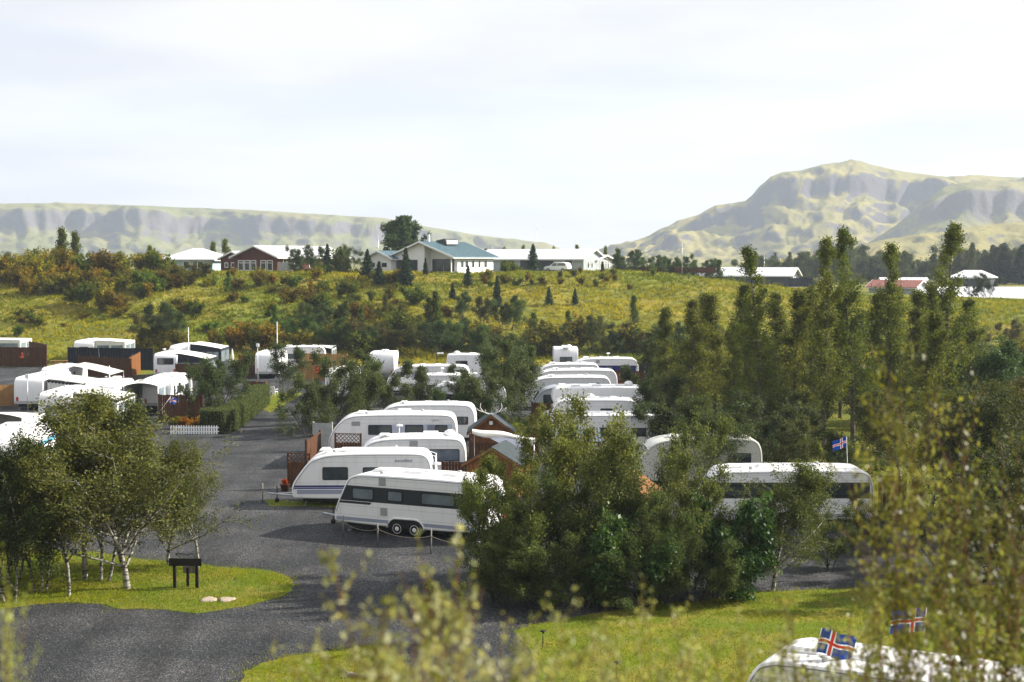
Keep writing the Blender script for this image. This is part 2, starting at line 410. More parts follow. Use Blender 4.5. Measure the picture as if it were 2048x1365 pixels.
def jag(pts, step, amp, seed):
    """densify a closed outline and roughen it"""
    out = []; n = len(pts)
    for i in range(n):
        a, b = Vector(pts[i]), Vector(pts[(i + 1) % n]); k = max(1, int((b - a).length / step))
        for j in range(k):
            p = a.lerp(b, j / k); q = Vector((p.x * .9, p.y * .9, seed * 3.1))
            out.append((p.x + amp * (mnoise.noise(q) + .6 * mnoise.noise(q * 3.3)), p.y + amp * (mnoise.noise(q + Vector((9, 9, 9))) + .6 * mnoise.noise(q * 3.1 + Vector((5, 1, 2)))), p.z))
    return out
def in_poly(P, poly):
    x, y = P[:, 0], P[:, 1]; c = np.zeros(len(P), bool); n = len(poly)
    for i in range(n):
        x0, y0 = poly[i][0], poly[i][1]; x1, y1 = poly[i-1][0], poly[i-1][1]
        cond = ((y0 > y) != (y1 > y)); c ^= cond & (x < (x1 - x0) * (y - y0) / (y1 - y0 + 1e-12) + x0)
    return c
lawn_m = mat('lawn_soil', (.105, .140, .012), .9, .1, col2=(.19, .165, .028), scale=.7, bump=.6, bscale=12, lo=.42, hi=.62)
def blades(P, h, wd, rng, lean=.5):
    n = len(P); a = rng.uniform(0, 2*np.pi, n); d = np.stack([np.cos(a), np.sin(a), np.zeros(n)], -1)
    b = rng.uniform(0, 2*np.pi, n); l = np.stack([np.cos(b), np.sin(b), np.zeros(n)], -1) * (h * lean * rng.uniform(.2, 1, n))[:, None]
    V = np.empty((n, 3, 3)); V[:, 0] = P - d * wd[:, None]; V[:, 1] = P + d * wd[:, None]; V[:, 2] = P + l; V[:, 2, 2] += h
    return V.reshape(-1, 3)
def field(P, f, oct_=2):
    return np.array([mnoise.noise(Vector((p[0]*f, p[1]*f, 3.3))) * .6 + mnoise.noise(Vector((p[0]*f*2.7, p[1]*f*2.7, 8.1))) * .4 for p in P])
def lawn(name, pxpts, dens, seed, h=.06, dry=0.0, world=False, step=.35):
    pts = [Vector(p) for p in pxpts] if world else [G(*p) for p in pxpts]
    pts = jag(pts, step, .16, seed); rng = np.random.default_rng(seed)
    mb = MB(); mb.add([(p[0], p[1], .012) for p in pts], [tuple(range(len(pts)))])
    me = mb.mesh(name, lawn_m)
    if me.polygons[0].normal.z < 0: me.flip_normals()
    tagit(link(name, me), kind='structure')
    A = np.array([(p[0], p[1]) for p in pts]); lo, hi = A.min(0), A.max(0)
    P = rng.uniform(lo - .5, hi + .5, (int(dens * np.prod(hi - lo)), 2)); P = P[in_poly(P + rng.normal(0, 1, P.shape) * np.where(rng.uniform(0, 1, len(P)) < .25, .45, .12)[:, None], pts)]
    P3 = np.c_[P, np.full(len(P), .01)]
    f = field(P3, .35); keep = rng.uniform(0, 1, len(P)) < np.clip(.9 + f, .35, 1); P3 = P3[keep]; f = f[keep]
    hh = h * rng.uniform(.5, 1.35, len(P3)) * (1 + .7 * f) * np.where(rng.uniform(0, 1, len(P3)) < .03, 2.4, 1); V = blades(P3, hh, np.full(len(P3), .014), rng, 1.0)
    ti = np.clip(.42 + dry + f * .8 + rng.normal(0, .2, len(P3)), 0, 1)
    tagit(link('grass', fast_mesh('grass', V, 3, MT['grass_lawn'], ti)), 'short mown green grass blades covering the lawn ' + name.replace('_', ' '), 'grass', kind='stuff')
lawn('lawn_island', [(-80,1222),(32,1217),(85,1208),(164,1206),(212,1210),(250,1218),(335,1220),(393,1228),(444,1222),(506,1210),(560,1197),(592,1172),(581,1156),(547,1144),(506,1139),(427,1134),(342,1123),(290,1120),(191,1105),(60,1098),(-80,1096)], 520, 1)
lawn('lawn_east', [(1032,1262),(1075,1246),(1200,1226),(1400,1202),(1500,1187),(1640,1180),(1800,1175),(2150,1168),(2260,1395),(1090,1395),(1062,1310)], 300, 2, dry=.05)
lawn('lawn_verge', [(470,1400),(492,1345),(520,1326),(570,1313),(640,1306),(700,1298),(775,1290),(806,1320),(830,1400)], 650, 3, dry=.3)
lawn('lawn_corner', [(520,815),(548,786),(604,787),(592,797),(566,813),(538,826)], 70, 4, h=.1, step=.6)
lawn('lawn_strip', [(528,1001),(600,1003),(690,1006),(740,1020),(640,1014),(540,1014)], 200, 5, h=.09)
lawn('lawn_pitch', [(96,715),(140,715),(142,727),(100,728)], 25, 6, h=.15, step=1)
lawn('lawn_gate', [(282,737),(318,733),(322,747),(268,751)], 25, 7, h=.15, step=1)
lawn('lawn_bins', [(985,842),(1065,838),(1075,868),(1005,872)], 90, 8, h=.12, step=.6)

lawn('lawn_poplars', [(14.5, 62, 0), (34, 58, 0), (60, 70, 0), (60, 150, 0), (12, 150, 0), (13, 120, 0), (15.5, 90, 0)], 12, 9, h=.22, world=True, step=2)
# gravel stones lying loose on the near road
rng = np.random.default_rng(11)
P = rng.uniform((-22, 37), (3, 62), (30000, 2)); s_ = rng.uniform(.007, .021, len(P)) * rng.choice([1, 1, 1, 1.7], len(P))
tet = np.array([(1, 0, -.2), (-.5, .87, -.2), (-.5, -.87, -.2), (0, 0, .9)]); fc = [(0, 1, 3), (1, 2, 3), (2, 0, 3)]
a = rng.uniform(0, 6.28, len(P)); ca, sa = np.cos(a), np.sin(a)
T = np.empty((len(P), 4, 3)); T[:, :, 0] = (tet[:, 0] * ca[:, None] - tet[:, 1] * sa[:, None]); T[:, :, 1] = (tet[:, 0] * sa[:, None] + tet[:, 1] * ca[:, None]); T[:, :, 2] = tet[:, 2]
T = T * s_[:, None, None] * rng.uniform(.7, 1.3, (len(P), 1, 3)); T[:, :, :2] += P[:, None, :]; T[:, :, 2] += .01
V = T[:, fc, :].reshape(-1, 3)
mat('pebble', (.035, .036, .038), .85, .3, col2=(.16, .15, .145), scale=1.3, lo=.35, hi=.75)
tagit(link('gravel', fast_mesh('gravel', V, 3, MT['pebble'])), 'loose dark gravel stones on the curved road', 'gravel', kind='stuff')

# rough grass on the hillside
rng = np.random.default_rng(12)
P = rng.uniform((-92, 156), (92, 232), (62000, 2))
hz_ = np.array([height(x, y) for x, y in P]); P3 = np.c_[P, hz_ - .04]
f1 = field(P3, .055); f2 = field(P3, .22)
keep = rng.uniform(0, 1, len(P)) < np.clip(.75 + f2, .25, 1); P3, f1, f2 = P3[keep], f1[keep], f2[keep]
right_ = np.clip((P3[:, 0] - 0) / 25, 0, 1)
V = []; TI = []
for k in range(3):
    Q = P3 + np.c_[rng.normal(0, .14, (len(P3), 2)), np.zeros(len(P3))]
    V.append(blades(Q, rng.uniform(.22, .52, len(Q)), rng.uniform(.07, .14, len(Q)), rng, 1.1).reshape(-1, 3, 3))
    TI.append(np.clip(.42 + f1 * 1.1 + f2 * .35 - .12 * right_ + rng.normal(0, .16, len(Q)), 0, 1))
tagit(link('hill_grass', fast_mesh('hill_grass', np.concatenate(V).reshape(-1, 3), 3, MT['grass_hill'], np.concatenate(TI))), 'rough yellow and green tussock grass on the hillside', 'grass', kind='stuff')

# ------------------------------------------------------------------ mountains
def mountain_mat(name, g1, g2, rock, lo, hi):
    m = bpy.data.materials.new(name); m.use_nodes = True; t = m.node_tree; b = t.nodes['Principled BSDF']
    ge = t.nodes.new('ShaderNodeNewGeometry'); sp = t.nodes.new('ShaderNodeSeparateXYZ'); t.links.new(ge.outputs['Normal'], sp.inputs[0])
    co = t.nodes.new('ShaderNodeTexCoord')
    def nz(scale, detail=6):
        n = t.nodes.new('ShaderNodeTexNoise'); n.inputs['Scale'].default_value = scale; n.inputs['Detail'].default_value = detail; n.inputs['Roughness'].default_value = .6
        t.links.new(co.outputs['Object'], n.inputs['Vector']); return n.outputs['Fac']
    def mr(v, a, c):
        r = t.nodes.new('ShaderNodeMapRange'); r.inputs['From Min'].default_value = a; r.inputs['From Max'].default_value = c; t.links.new(v, r.inputs['Value']); return r.outputs[0]
    def mixc(f, a, c):
        x = t.nodes.new('ShaderNodeMix'); x.data_type = 'RGBA'
        for s_, v in ((6, a), (7, c)):
            if hasattr(v, 'is_linked'): t.links.new(v, x.inputs[s_])
            else: x.inputs[s_].default_value = (*v, 1)
        t.links.new(f, x.inputs[0]); return x.outputs[2]
    c = mixc(mr(nz(.006), .42, .6), g1, g2)
    add = t.nodes.new('ShaderNodeMath'); add.operation = 'MULTIPLY_ADD'; add.inputs[1].default_value = .35
    t.links.new(nz(.02), add.inputs[0]); t.links.new(sp.outputs['Z'], add.inputs[2])
    c = mixc(mr(add.outputs[0], lo, hi), rock, c)
    t.links.new(c, b.inputs['Base Color']); b.inputs['Roughness'].default_value = 1; b.inputs['Specular IOR Level'].default_value = 0
    bm = t.nodes.new('ShaderNodeBump'); bm.inputs['Strength'].default_value = .6; bm.inputs['Distance'].default_value = 6
    t.links.new(nz(.05), bm.inputs['Height']); t.links.new(bm.outputs[0], b.inputs['Normal'])
    return m
def fb(x, y, z, o=5, lac=2.1, g=.52):
    s = 0; a = 1; n = 0
    for k in range(o):
        s += a * mnoise.noise(Vector((x, y, z))); n += a; a *= g; x *= lac; y *= lac; z *= lac
    return s / n
def ridged(x, y, z, o=4):
    s = 0; a = 1; n = 0
    for k in range(o):
        s += a * (1 - abs(mnoise.noise(Vector((x, y, z)))) * 2); n += a; a *= .5; x *= 2.1; y *= 2.1; z *= 2.1
    return s / n
def mountain(name, ridge, D, Wd, prof, m, cell, amp, step=5, rows=46, seed=0, base=6.0, crag=None, tex=1.0):
    px0, px1 = ridge[0][0], ridge[-1][0]; cols = np.arange(px0, px1 + 1, step)
    ry = np.interp(cols, [p[0] for p in ridge], [p[1] for p in ridge])
    vs = list(np.linspace(0, 1, rows)) + [1.06, 1.2, 1.6, 2.4]; pv_ = [p[0] for p in prof]; pz_ = [p[1] for p in prof]
    X = np.empty((len(vs), len(cols))); Y = X.copy(); Z = X.copy()
    for i, px in enumerate(cols):
        mx_ = px * D / F; zr = CAMZ + (520 - ry[i]) / F * D + 1.2 * fb(mx_ / 60, seed, 0, 3); hgt = max(4.0, zr - base)
        w1 = .10 * fb(mx_ / (cell * 2.2), 2.2, seed, 3); spur = fb(mx_ / (cell * 1.6), 5.5, seed + 2, 3)
        for j, v in enumerate(vs):
            if v <= 1:
                env = math.sin(math.pi * v) ** .6 if 0 < v < 1 else 0
                sy = v * Wd * 1.25; vv = min(1, max(0, v + env * (w1 + .06 * fb(mx_ / (cell * .5), sy / cell, seed + 7, 3))))
                z = base + hgt * float(np.interp(vv, pv_, pz_)); dist = D - Wd * (1 - v)
                n1 = fb(mx_ / cell, sy / (cell * .8), seed + 4, 6, 2.0, .55); n2 = ridged(mx_ / (cell * .7) + .5 * n1, sy / (cell * 1.6), seed + 9) - .5
                dist -= env * (spur * Wd * .30 + n2 * cell * .16); z += env * amp * (n1 + .35 * n2)
                if crag: z += env * crag(px, v) * hgt
            else: dist = D + (v - 1) * Wd * 1.2; z = zr - (v - 1) * 14
            d = ray(px, 520); X[j, i] = d.x / d.y * dist; Y[j, i] = dist; Z[j, i] = max(z, 3.0)
    o = link(name, grid_mesh(name, X, Y, Z, [m])); return tagit(o, kind='structure')
m_left = mountain_mat('plateau_slope', (.165, .175, .070), (.225, .205, .090), (.128, .122, .126), .82, 1.06)
m_right = mountain_mat('mountain_slope', (.285, .245, .085), (.20, .185, .068), (.100, .094, .100), .80, 1.0)
mountain('mountain_plateau', [(-720,402),(-300,410),(0,408),(130,407),(300,413),(500,421),(700,433),(770,437),(860,455),(950,470),(1050,482),(1092,487),(1120,497),(1136,508),(1165,519)],
    2600, 300, [(0,0),(.25,.12),(.52,.40),(.62,.56),(.70,.84),(.80,.92),(1,1)], m_left, 75, 17, seed=3, rows=60)
mountain('mountain_peak', [(1140,521),(1200,510),(1260,493),(1300,474),(1316,461),(1352,447),(1395,432),(1430,413),(1490,404),(1512,384),(1540,356),(1562,346),(1600,343),(1645,330),(1690,326),(1730,329),(1800,344),(1890,356),(1960,352),(2048,358),(2300,385),(2700,480)],
    2300, 470, [(0,0),(.2,.10),(.5,.44),(.66,.61),(.71,.86),(.84,.93),(1,1)], m_right, 95, 32, seed=8, step=4, rows=84)
mountain('mountain_spur', [(1690,512),(1740,484),(1790,452),(1830,418),(1862,392),(1885,376),(1915,368),(1960,362),(2048,364),(2300,380),(2600,470)],
    1850, 250, [(0,0),(.25,.14),(.6,.50),(.70,.60),(.78,.86),(1,1)], m_left, 75, 17, seed=15, step=4, rows=60)
mountain('hill_low', [(1560,519),(1640,508),(1700,497),(1760,482),(1830,470),(1900,462),(1960,452),(2048,444),(2300,430),(2600,470)],
    1400, 200, [(0,0),(.3,.24),(.6,.58),(.75,.8),(1,1)], m_right, 55, 11, seed=21, step=4, rows=50)

# haze: one closed box of even pale air
hz = MB(); hz.box((-2650, -130, -1.2), (2650, 3500, 230))
hm = bpy.data.materials.new('haze'); hm.use_nodes = True; t = hm.node_tree; t.nodes.clear()
o_ = t.nodes.new('ShaderNodeOutputMaterial'); pv = t.nodes.new('ShaderNodeVolumePrincipled')
pv.inputs['Color'].default_value = (.74, .85, 1.0, 1); pv.inputs['Density'].default_value = .00018; pv.inputs['Anisotropy'].default_value = .2
t.links.new(pv.outputs[0], o_.inputs['Volume'])
tagit(hz.build('haze', hm), 'thin pale haze in the air over the valley', 'haze', kind='stuff')
# ------------------------------------------------------------------ plants
def rvec(rng):
    v = rng.normal(0, 1, 3); return v / (np.linalg.norm(v) + 1e-9)
def leaf_quads(P, size, rng, up=.35, aspect=.55, fold=True):
    """one lozenge per point"""
    n = len(P); nr = rng.normal(0, 1, (n, 3)); nr[:, 2] = np.abs(nr[:, 2]) + up; nr /= np.linalg.norm(nr, axis=1)[:, None]
    tn = np.cross(nr, rng.normal(0, 1, (n, 3))); tn /= np.linalg.norm(tn, axis=1)[:, None] + 1e-9
    bt = np.cross(nr, tn); L = (size * rng.uniform(.6, 1.35, n))[:, None]
    V = np.empty((n, 4, 3)); V[:, 0] = P - tn * L * .5; V[:, 1] = P + bt * L * aspect * .5 - tn * L * .06; V[:, 2] = P + tn * L * .5; V[:, 3] = P - bt * L * aspect * .5 - tn * L * .06
    return V.reshape(-1, 3)
class Grow:
    def __init__(s, seed): s.rng = np.random.default_rng(seed); s.tubes = MB(); s.tw = []; s.wt = []
    def branch(s, p, d, L, r, segs, wander, trop, r_end=.35, tube=True, n=5):
        pts = [np.array(p, float)]; d = np.array(d, float); d /= np.linalg.norm(d)
        for k in range(segs):
            d = d + s.rng.normal(0, wander, 3) + np.array([0, 0, trop]); d /= np.linalg.norm(d)
            pts.append(pts[-1] + d * L / segs)
        if tube: s.tubes.tube([tuple(q) for q in pts], [r * (1 + (r_end - 1) * k / segs) for k in range(segs + 1)], n, cap=False)
        return pts
    def along(s, pts, t):
        k = min(len(pts) - 2, int(t * (len(pts) - 1))); f = t * (len(pts) - 1) - k
        return pts[k] * (1 - f) + pts[k + 1] * f, pts[k + 1] - pts[k]
    def side(s, d, ang):
        d = d / np.linalg.norm(d); a = np.cross(d, rvec(s.rng)); a /= np.linalg.norm(a) + 1e-9
        return d * math.cos(ang) + a * math.sin(ang)
    def leaves(s, pts, n, spread, t0=.15):
        t = s.rng.uniform(t0, 1, n); k = np.minimum((t * (len(pts) - 1)).astype(int), len(pts) - 2); f = (t * (len(pts) - 1) - k)[:, None]
        A = np.array(pts); s.tw.append(A[k] * (1 - f) + A[k + 1] * f + s.rng.normal(0, spread, (n, 3)))
        s.wt.append(np.full(n, s.rng.normal(0, .17)))
    def done(s, name, bark, leaf, size, bright=(0.25, .5), up=.35, aspect=.55):
        P = np.concatenate(s.tw); W = np.concatenate(s.wt)
        zr = (P[:, 2] - P[:, 2].min()) / (np.ptp(P[:, 2]) + 1e-6)
        ti = np.clip(.38 + W + s.rng.normal(0, .2, len(P)), 0, 1)
        return {'trunk': s.tubes.mesh(name + '_trunk', bark), 'crown': fast_mesh(name + '_crown', leaf_quads(P, size, s.rng, up, aspect), 4, leaf, ti), 'c': (float(P[:, 0].mean()), float(P[:, 1].mean())), 'h': float(P[:, 2].max()), 'n': len(P)}

def t_birch(seed, h=6.0, stems=1, clear=.22, spread=.42, nl=50, size=.088, leaf='leaf_birch', bark='bark_pale', ang=(30, 62), lean=.10, n1=21, droop=-.02, sp=.12):
    g = Grow(seed); rg = g.rng
    for st in range(stems):
        a = rg.uniform(0, 6.28); off = (0 if stems == 1 else .22)
        d0 = np.array([math.cos(a) * lean * (1 + stems * .6), math.sin(a) * lean * (1 + stems * .6), 1.0]); hh = h * rg.uniform(.82, 1.0) * (.92 if st else 1)
        tr = g.branch((math.cos(a) * off, math.sin(a) * off, -.08), d0, hh, (.030 * h / (stems ** .5)) * .50, 9, .07, .03, .12, n=7)
        for k in range(int(n1 / stems ** .6)):
            t = clear + (1 - clear) * ((k + rg.uniform(0, 1)) / (n1 / stems ** .6)) * .97
            p, dd = g.along(tr, t); taper = (1.05 - t) ** .55 if t > clear + .12 else .95
            L = h * spread * taper * rg.uniform(.75, 1.15)
            b = g.branch(p, g.side(dd, R(rg.uniform(*ang))), L, .011 * h * (1.1 - t) * .55 + .006, 5, .13, .05, .3)
            g.leaves(b, nl // 2, sp * 1.3, .35)
            for q in range(8):
                p2, d2 = g.along(b, rg.uniform(.2, 1)); L2 = L * rg.uniform(.25, .48)
                b2 = g.branch(p2, g.side(d2, R(rg.uniform(25, 65))), L2, .008, 4, .16, droop, .4, n=3)
                g.leaves(b2, nl, sp)
                for w_ in range(2):
                    p3, d3 = g.along(b2, rg.uniform(.3, 1)); b3 = g.branch(p3, g.side(d3, R(rg.uniform(30, 70))), L2 * .6, .004, 3, .2, droop * 2, .5, tube=False)
                    g.leaves(b3, nl // 2, sp * .9)
        b = [tr[-2], tr[-1], tr[-1] + np.array([0, 0, .25])]; g.leaves(b, nl * 2, .12)
    return g.done('birch', MT[bark], MT[leaf], size)
def t_poplar(seed, h=13.0, bare=.18, nl=46, top_gap=0.0, wide=.17, size=.145):
    g = Grow(seed); rg = g.rng
    tr = g.branch((0, 0, -.1), (rg.normal(0, .02), rg.normal(0, .02), 1), h, .012 * h, 12, .018, .03, .1, n=7)
    n1 = int(h * 4.4)
    for k in range(n1):
        t = bare + (1 - bare) * (k + rg.uniform(0, 1)) / n1
        if top_gap and 1 - top_gap * 2.0 < t < 1 - top_gap and rg.uniform() < .8: continue
        p, dd = g.along(tr, min(t, .995)); L = h * wide * (1.07 - t) ** .8 * 1.12 * rg.uniform(.7, 1.3)
        b = g.branch(p, g.side(dd, R(rg.uniform(28, 58))), L, .018 + .02 * (1 - t), 4, .10, .09, .3, n=4)
        for q in range(6):
            p2, d2 = g.along(b, rg.uniform(.15, 1)); b2 = g.branch(p2, g.side(d2, R(rg.uniform(25, 60))), L * rg.uniform(.25, .5), .006, 3, .15, .03, .4, n=3)
            g.leaves(b2, nl, .16)
    g.leaves([tr[-2], tr[-1]], 30, .15)
    return g.done('poplar', MT['bark_grey'], MT['leaf_poplar'], size, up=.1)
def t_shrub(seed, h=2.2, w=1.3, n=13, nl=26, size=.22, leaf='leaf_shrub', bark='bark_dark', sp=.12):
    g = Grow(seed); rg = g.rng
    for k in range(n):
        a = rg.uniform(0, 6.28); s_ = rg.uniform(.1, 1) * w / h
        st = g.branch((.1 * math.cos(a), .1 * math.sin(a), -.1), (math.cos(a) * s_, math.sin(a) * s_, 1), h * rg.uniform(.7, 1.08), .022, 5, .14, .02, .25, n=4)
        for q in range(6):
            p2, d2 = g.along(st, rg.uniform(.2, 1)); b2 = g.branch(p2, g.side(d2, R(rg.uniform(25, 65))), h * rg.uniform(.15, .32), .008, 3, .18, .03, .4, n=3)
            g.leaves(b2, nl, sp)
        g.leaves(st, nl, sp, .3)
    return g.done('shrub', MT[bark], MT[leaf], size)
def t_spruce(seed, h=5.0, w=.26, rows=17, nl=16, size=.42, leaf='leaf_spruce', start=.04):
    g = Grow(seed); rg = g.rng
    tr = g.branch((0, 0, -.1), (0, 0, 1), h, .018 * h, 8, .01, 0, .08, n=6)
    for r_ in range(rows):
        t = start + (1 - start) * (r_ + .3) / rows; nb = 9 if t < .6 else 6
        for k in range(nb):
            a = 6.28 * (k + rg.uniform(0, .9)) / nb; L = h * w * (1.03 - t) ** .85 * rg.uniform(.75, 1.18)
            p = np.array([0, 0, h * t]); b = g.branch(p, (math.cos(a), math.sin(a), .15 + .5 * t), L, .015, 4, .06, -.02, .3, n=3)
            g.leaves(b, nl + int(10 * (1 - t)), .055 + .03 * L, .1)
    g.leaves([np.array([0, 0, h * .93]), np.array([0, 0, h * 1.03])], 18, .04)
    return g.done('spruce', MT['bark_dark'], MT[leaf], size, up=.6, aspect=.42)
def t_pine(seed, h=8.5):
    g = Grow(seed); rg = g.rng
    tr = g.branch((0, 0, -.1), (0, 0, 1), h * .95, .2, 8, .03, 0, .2, n=7)
    for k in range(62):
        t = .06 + .92 * (k + rg.uniform()) / 62; p, dd = g.along(tr, min(t, .99)); a = rg.uniform(0, 6.28)
        L = h * .46 * min(1, (1.06 - t) * 1.55) ** .8 * (.72 + .28 * min(1, t * 4)) * rg.uniform(.78, 1.12)
        b = g.branch(p, (math.cos(a), math.sin(a), .22 + .75 * t), L, .05, 6, .08, .06, .3, n=4)
        for q in range(10):
            p2, d2 = g.along(b, rg.uniform(.25, 1)); b2 = g.branch(p2, g.side(d2, R(rg.uniform(20, 55))), L * rg.uniform(.16, .34), .012, 3, .1, .12, .4, n=3)
            g.leaves(b2, 34, .15)
    return g.done('pine', MT['bark_dark'], MT['leaf_pine'], .42, up=.3, aspect=.40)
def t_near(seed, h=2.0, n=12, w=.8, nl=13, size=.052, sp=.024, twigs=12):
    """willow bush close to the camera: upright orange stems, single leaves that can be told apart"""
    g = Grow(seed); rg = g.rng
    for k in range(n):
        a = rg.uniform(0, 6.28); s_ = rg.uniform(.05, 1) * w / h
        st = g.branch((.18 * math.cos(a), .18 * math.sin(a), -.1), (math.cos(a) * s_, math.sin(a) * s_, 1), h * rg.uniform(.6, 1.05), .011, 8, .06, .02, .3, n=5)
        for q in range(twigs):
            p2, d2 = g.along(st, .25 + .75 * (q + rg.uniform()) / twigs); b2 = g.branch(p2, g.side(d2, R(rg.uniform(25, 55))), h * rg.uniform(.08, .2), .0035, 4, .12, .05, .5, n=3)
            g.leaves(b2, nl, sp)
        g.leaves(st, nl * 2, sp, .4)
    return g.done('near_bush', MT['twig_orange'], MT['leaf_near'], size, up=.2, aspect=.5)

TT = {
    'birch': [t_birch(101, 6.3, 1, .10, .56, 64, n1=30, lean=.05), t_birch(102, 6.0, 2, .16, .42, 54), t_birch(103, 5.6, 1, .20, .42, 54, lean=.06), t_birch(104, 6.0, 3, .10, .40, 50)],
    'clump': [t_birch(111, 5.8, 4, .03, .36, 48, .092, bark='bark_dark', lean=.16, n1=18), t_birch(112, 5.6, 3, .03, .38, 48, .092, bark='bark_dark', lean=.16, n1=18), t_birch(113, 6.0, 4, .03, .33, 48, .088, bark='bark_dark', lean=.12, n1=18)],
    'broad': [t_birch(121, 4.2, 4, .03, .36, 18, .19, 'leaf_broad', 'bark_dark', lean=.16, n1=16, sp=.13)],
    'willow': [t_birch(131, 5.2, 3, .05, .38, 40, .12, 'leaf_willow', 'bark_dark', lean=.16, n1=16, sp=.13), t_birch(132, 5.0, 4, .03, .36, 40, .12, 'leaf_willow', 'bark_dark', lean=.18, n1=17, sp=.13), t_birch(133, 4.6, 2, .12, .42, 40, .12, 'leaf_willow', 'bark_grey', lean=.1, n1=15, sp=.12)],
    'poplar': [t_poplar(141, 12, .08), t_poplar(142, 12, .06), t_poplar(143, 13.5, .10, 44, .14), t_poplar(144, 13.5, .10, 42, .11, .16)],
    'shrub': [t_shrub(151), t_shrub(152, 2.0, 1.6), t_shrub(153, 2.5, 1.2, 12), t_shrub(154, 1.8, 1.5, 14)],
    'sapling': [t_poplar(161, 5, .05, 20, 0, .2, .24), t_poplar(162, 5, .05, 20, 0, .25, .24)],
    'spruce': [t_spruce(171), t_spruce(172, 5, .30, 15), t_spruce(173, 5, .22, 18)],
    'pine': [t_pine(181)],
    'near': [t_near(191, 2.0, 14, .75, 10, .058), t_near(192, 2.1, 12, .7, 10, .058), t_near(193, 3.4, 11, 1.3, 15, .066, .05, 15)],
}
rs = random.Random(5)
def plant(kind, loc, h, name, label, cat, group=None, v=None, rz=None, face=None, color=(1, 1, 1), wide=1.0):
    t = TT[kind][v if v is not None else rs.randrange(len(TT[kind]))]
    if face is not None: rz = R(face) - math.atan2(t['c'][1], t['c'][0])
    r_ = empty(name, loc, rz if rz is not None else rs.uniform(0, 6.28), label, cat, group)
    s = h / t['h']; r_.scale = (s * wide, s * wide, s)
    link('trunk', t['trunk'], r_); c = link('crown', t['crown'], r_); c.color = (*color, 1)
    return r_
# ------------------------------------------------------------------ caravans
mat('panel_line', (.52, .53, .55), .5, .3)
# local frame: front (drawbar) at x = 0 towards -x, rear at x = L, sides at y = -W/2 and +W/2, ground z = 0
def profile(style, L, H=2.6, z0=.36):
    fr = {
     'rake':  [(.10, z0), (0, .62), (.02, .98), (.22, 1.34), (.60, 2.10), (.86, H - .14), (1.35, H - .02)],
     'nose':  [(.16, z0), (.02, .50), (0, .96), (.22, 1.36), (.78, 2.10), (1.18, H - .22), (1.9, H - .03)],
     'round': [(.10, z0), (0, .58), (.03, 1.05), (.22, 1.55), (.62, 2.10), (1.15, H - .14), (1.95, H - .01)],
     'slant': [(.08, z0), (0, .60), (.06, 1.0), (.34, 1.62), (.66, 2.25), (.92, H - .10), (1.4, H - .01)],
     'box':   [(.06, z0), (0, .60), (0, 1.3), (.06, 2.0), (.16, H - .18), (.45, H - .02), (.9, H)],
    }[style]
    re = {'round': [(L - .70, H), (L - .24, H - .12), (L - .05, H - .50), (L, 1.5), (L, .7), (L - .06, z0)]}.get('round')
    pts = fr + re
    return chaikin(pts, 2)
def front_x(prof, z, front=True):
    xs_ = []
    n = len(prof)
    for i in range(n):
        a, b = prof[i], prof[(i + 1) % n]
        if (a[1] - z) * (b[1] - z) <= 0 and a[1] != b[1]: xs_.append(a[0] + (b[0] - a[0]) * (z - a[1]) / (b[1] - a[1]))
    return (min(xs_) if front else max(xs_)) if xs_ else 0
def loft_body(prof, W, e=.07):
    mb = MB(); n = len(prof)
    rings = [(-W/2, e), (-W/2 + e * .16, e * .38), (-W/2 + e * .5, e * .10), (-W/2 + e, 0), (W/2 - e, 0), (W/2 - e * .5, e * .10), (W/2 - e * .16, e * .38), (W/2, e)]
    vs = []
    for y, d in rings:
        vs += [(p[0], y, p[1]) for p in (inset(prof, d) if d else prof)]
    fs = []
    for k in range(len(rings) - 1):
        for i in range(n):
            j = (i + 1) % n; fs.append((k*n+i, k*n+j, (k+1)*n+j, (k+1)*n+i))
    mb.add(vs, fs, 0, True)
    mb.add(vs[:n], [tuple(range(n))[::-1]]); mb.add(vs[-n:], [tuple(range(n))])
    return mb
def fix(o):
    """consistent outward normals"""
    import bmesh
    b = bmesh.new(); b.from_mesh(o.data); bmesh.ops.recalc_face_normals(b, faces=b.faces); b.to_mesh(o.data); b.free(); return o
def side_plate(mb, outline, W, s, d0, d1):
    """outline (x, z) polygon on side s (-1 near, +1 far) from depth d0 to d1 outside the wall"""
    mb.prism([(x, s * (W/2 + d0), z) for x, z in outline], (0, s * (d1 - d0), 0))
def window(root, c, w_, h_, W=None, s=-1, end=None, pane='pane', frame='black', r=.07, d=.0):
    """side window at (x, z) or, with end = x of the wall, an end window at (y, z) facing s along x"""
    f = MB(); o1 = rrect(w_, h_, r); o2 = rrect(w_ - .09, h_ - .09, r * .8); p = MB()
    if end is None:
        side_plate(f, [(c[0] + a, c[1] + b) for a, b in o1], W, s, -.02 + d, .018 + d); side_plate(p, [(c[0] + a, c[1] + b) for a, b in o2], W, s, d, .026 + d)
    else:
        f.prism([(end - .02 * s, c[0] + a, c[1] + b) for a, b in o1], (.045 * s, 0, 0)); p.prism([(end, c[0] + a, c[1] + b) for a, b in o2], (.034 * s, 0, 0))
    fo = fix(f.build('window', MT[frame], root)); fix(p.build('pane', MT[pane], fo)); return fo
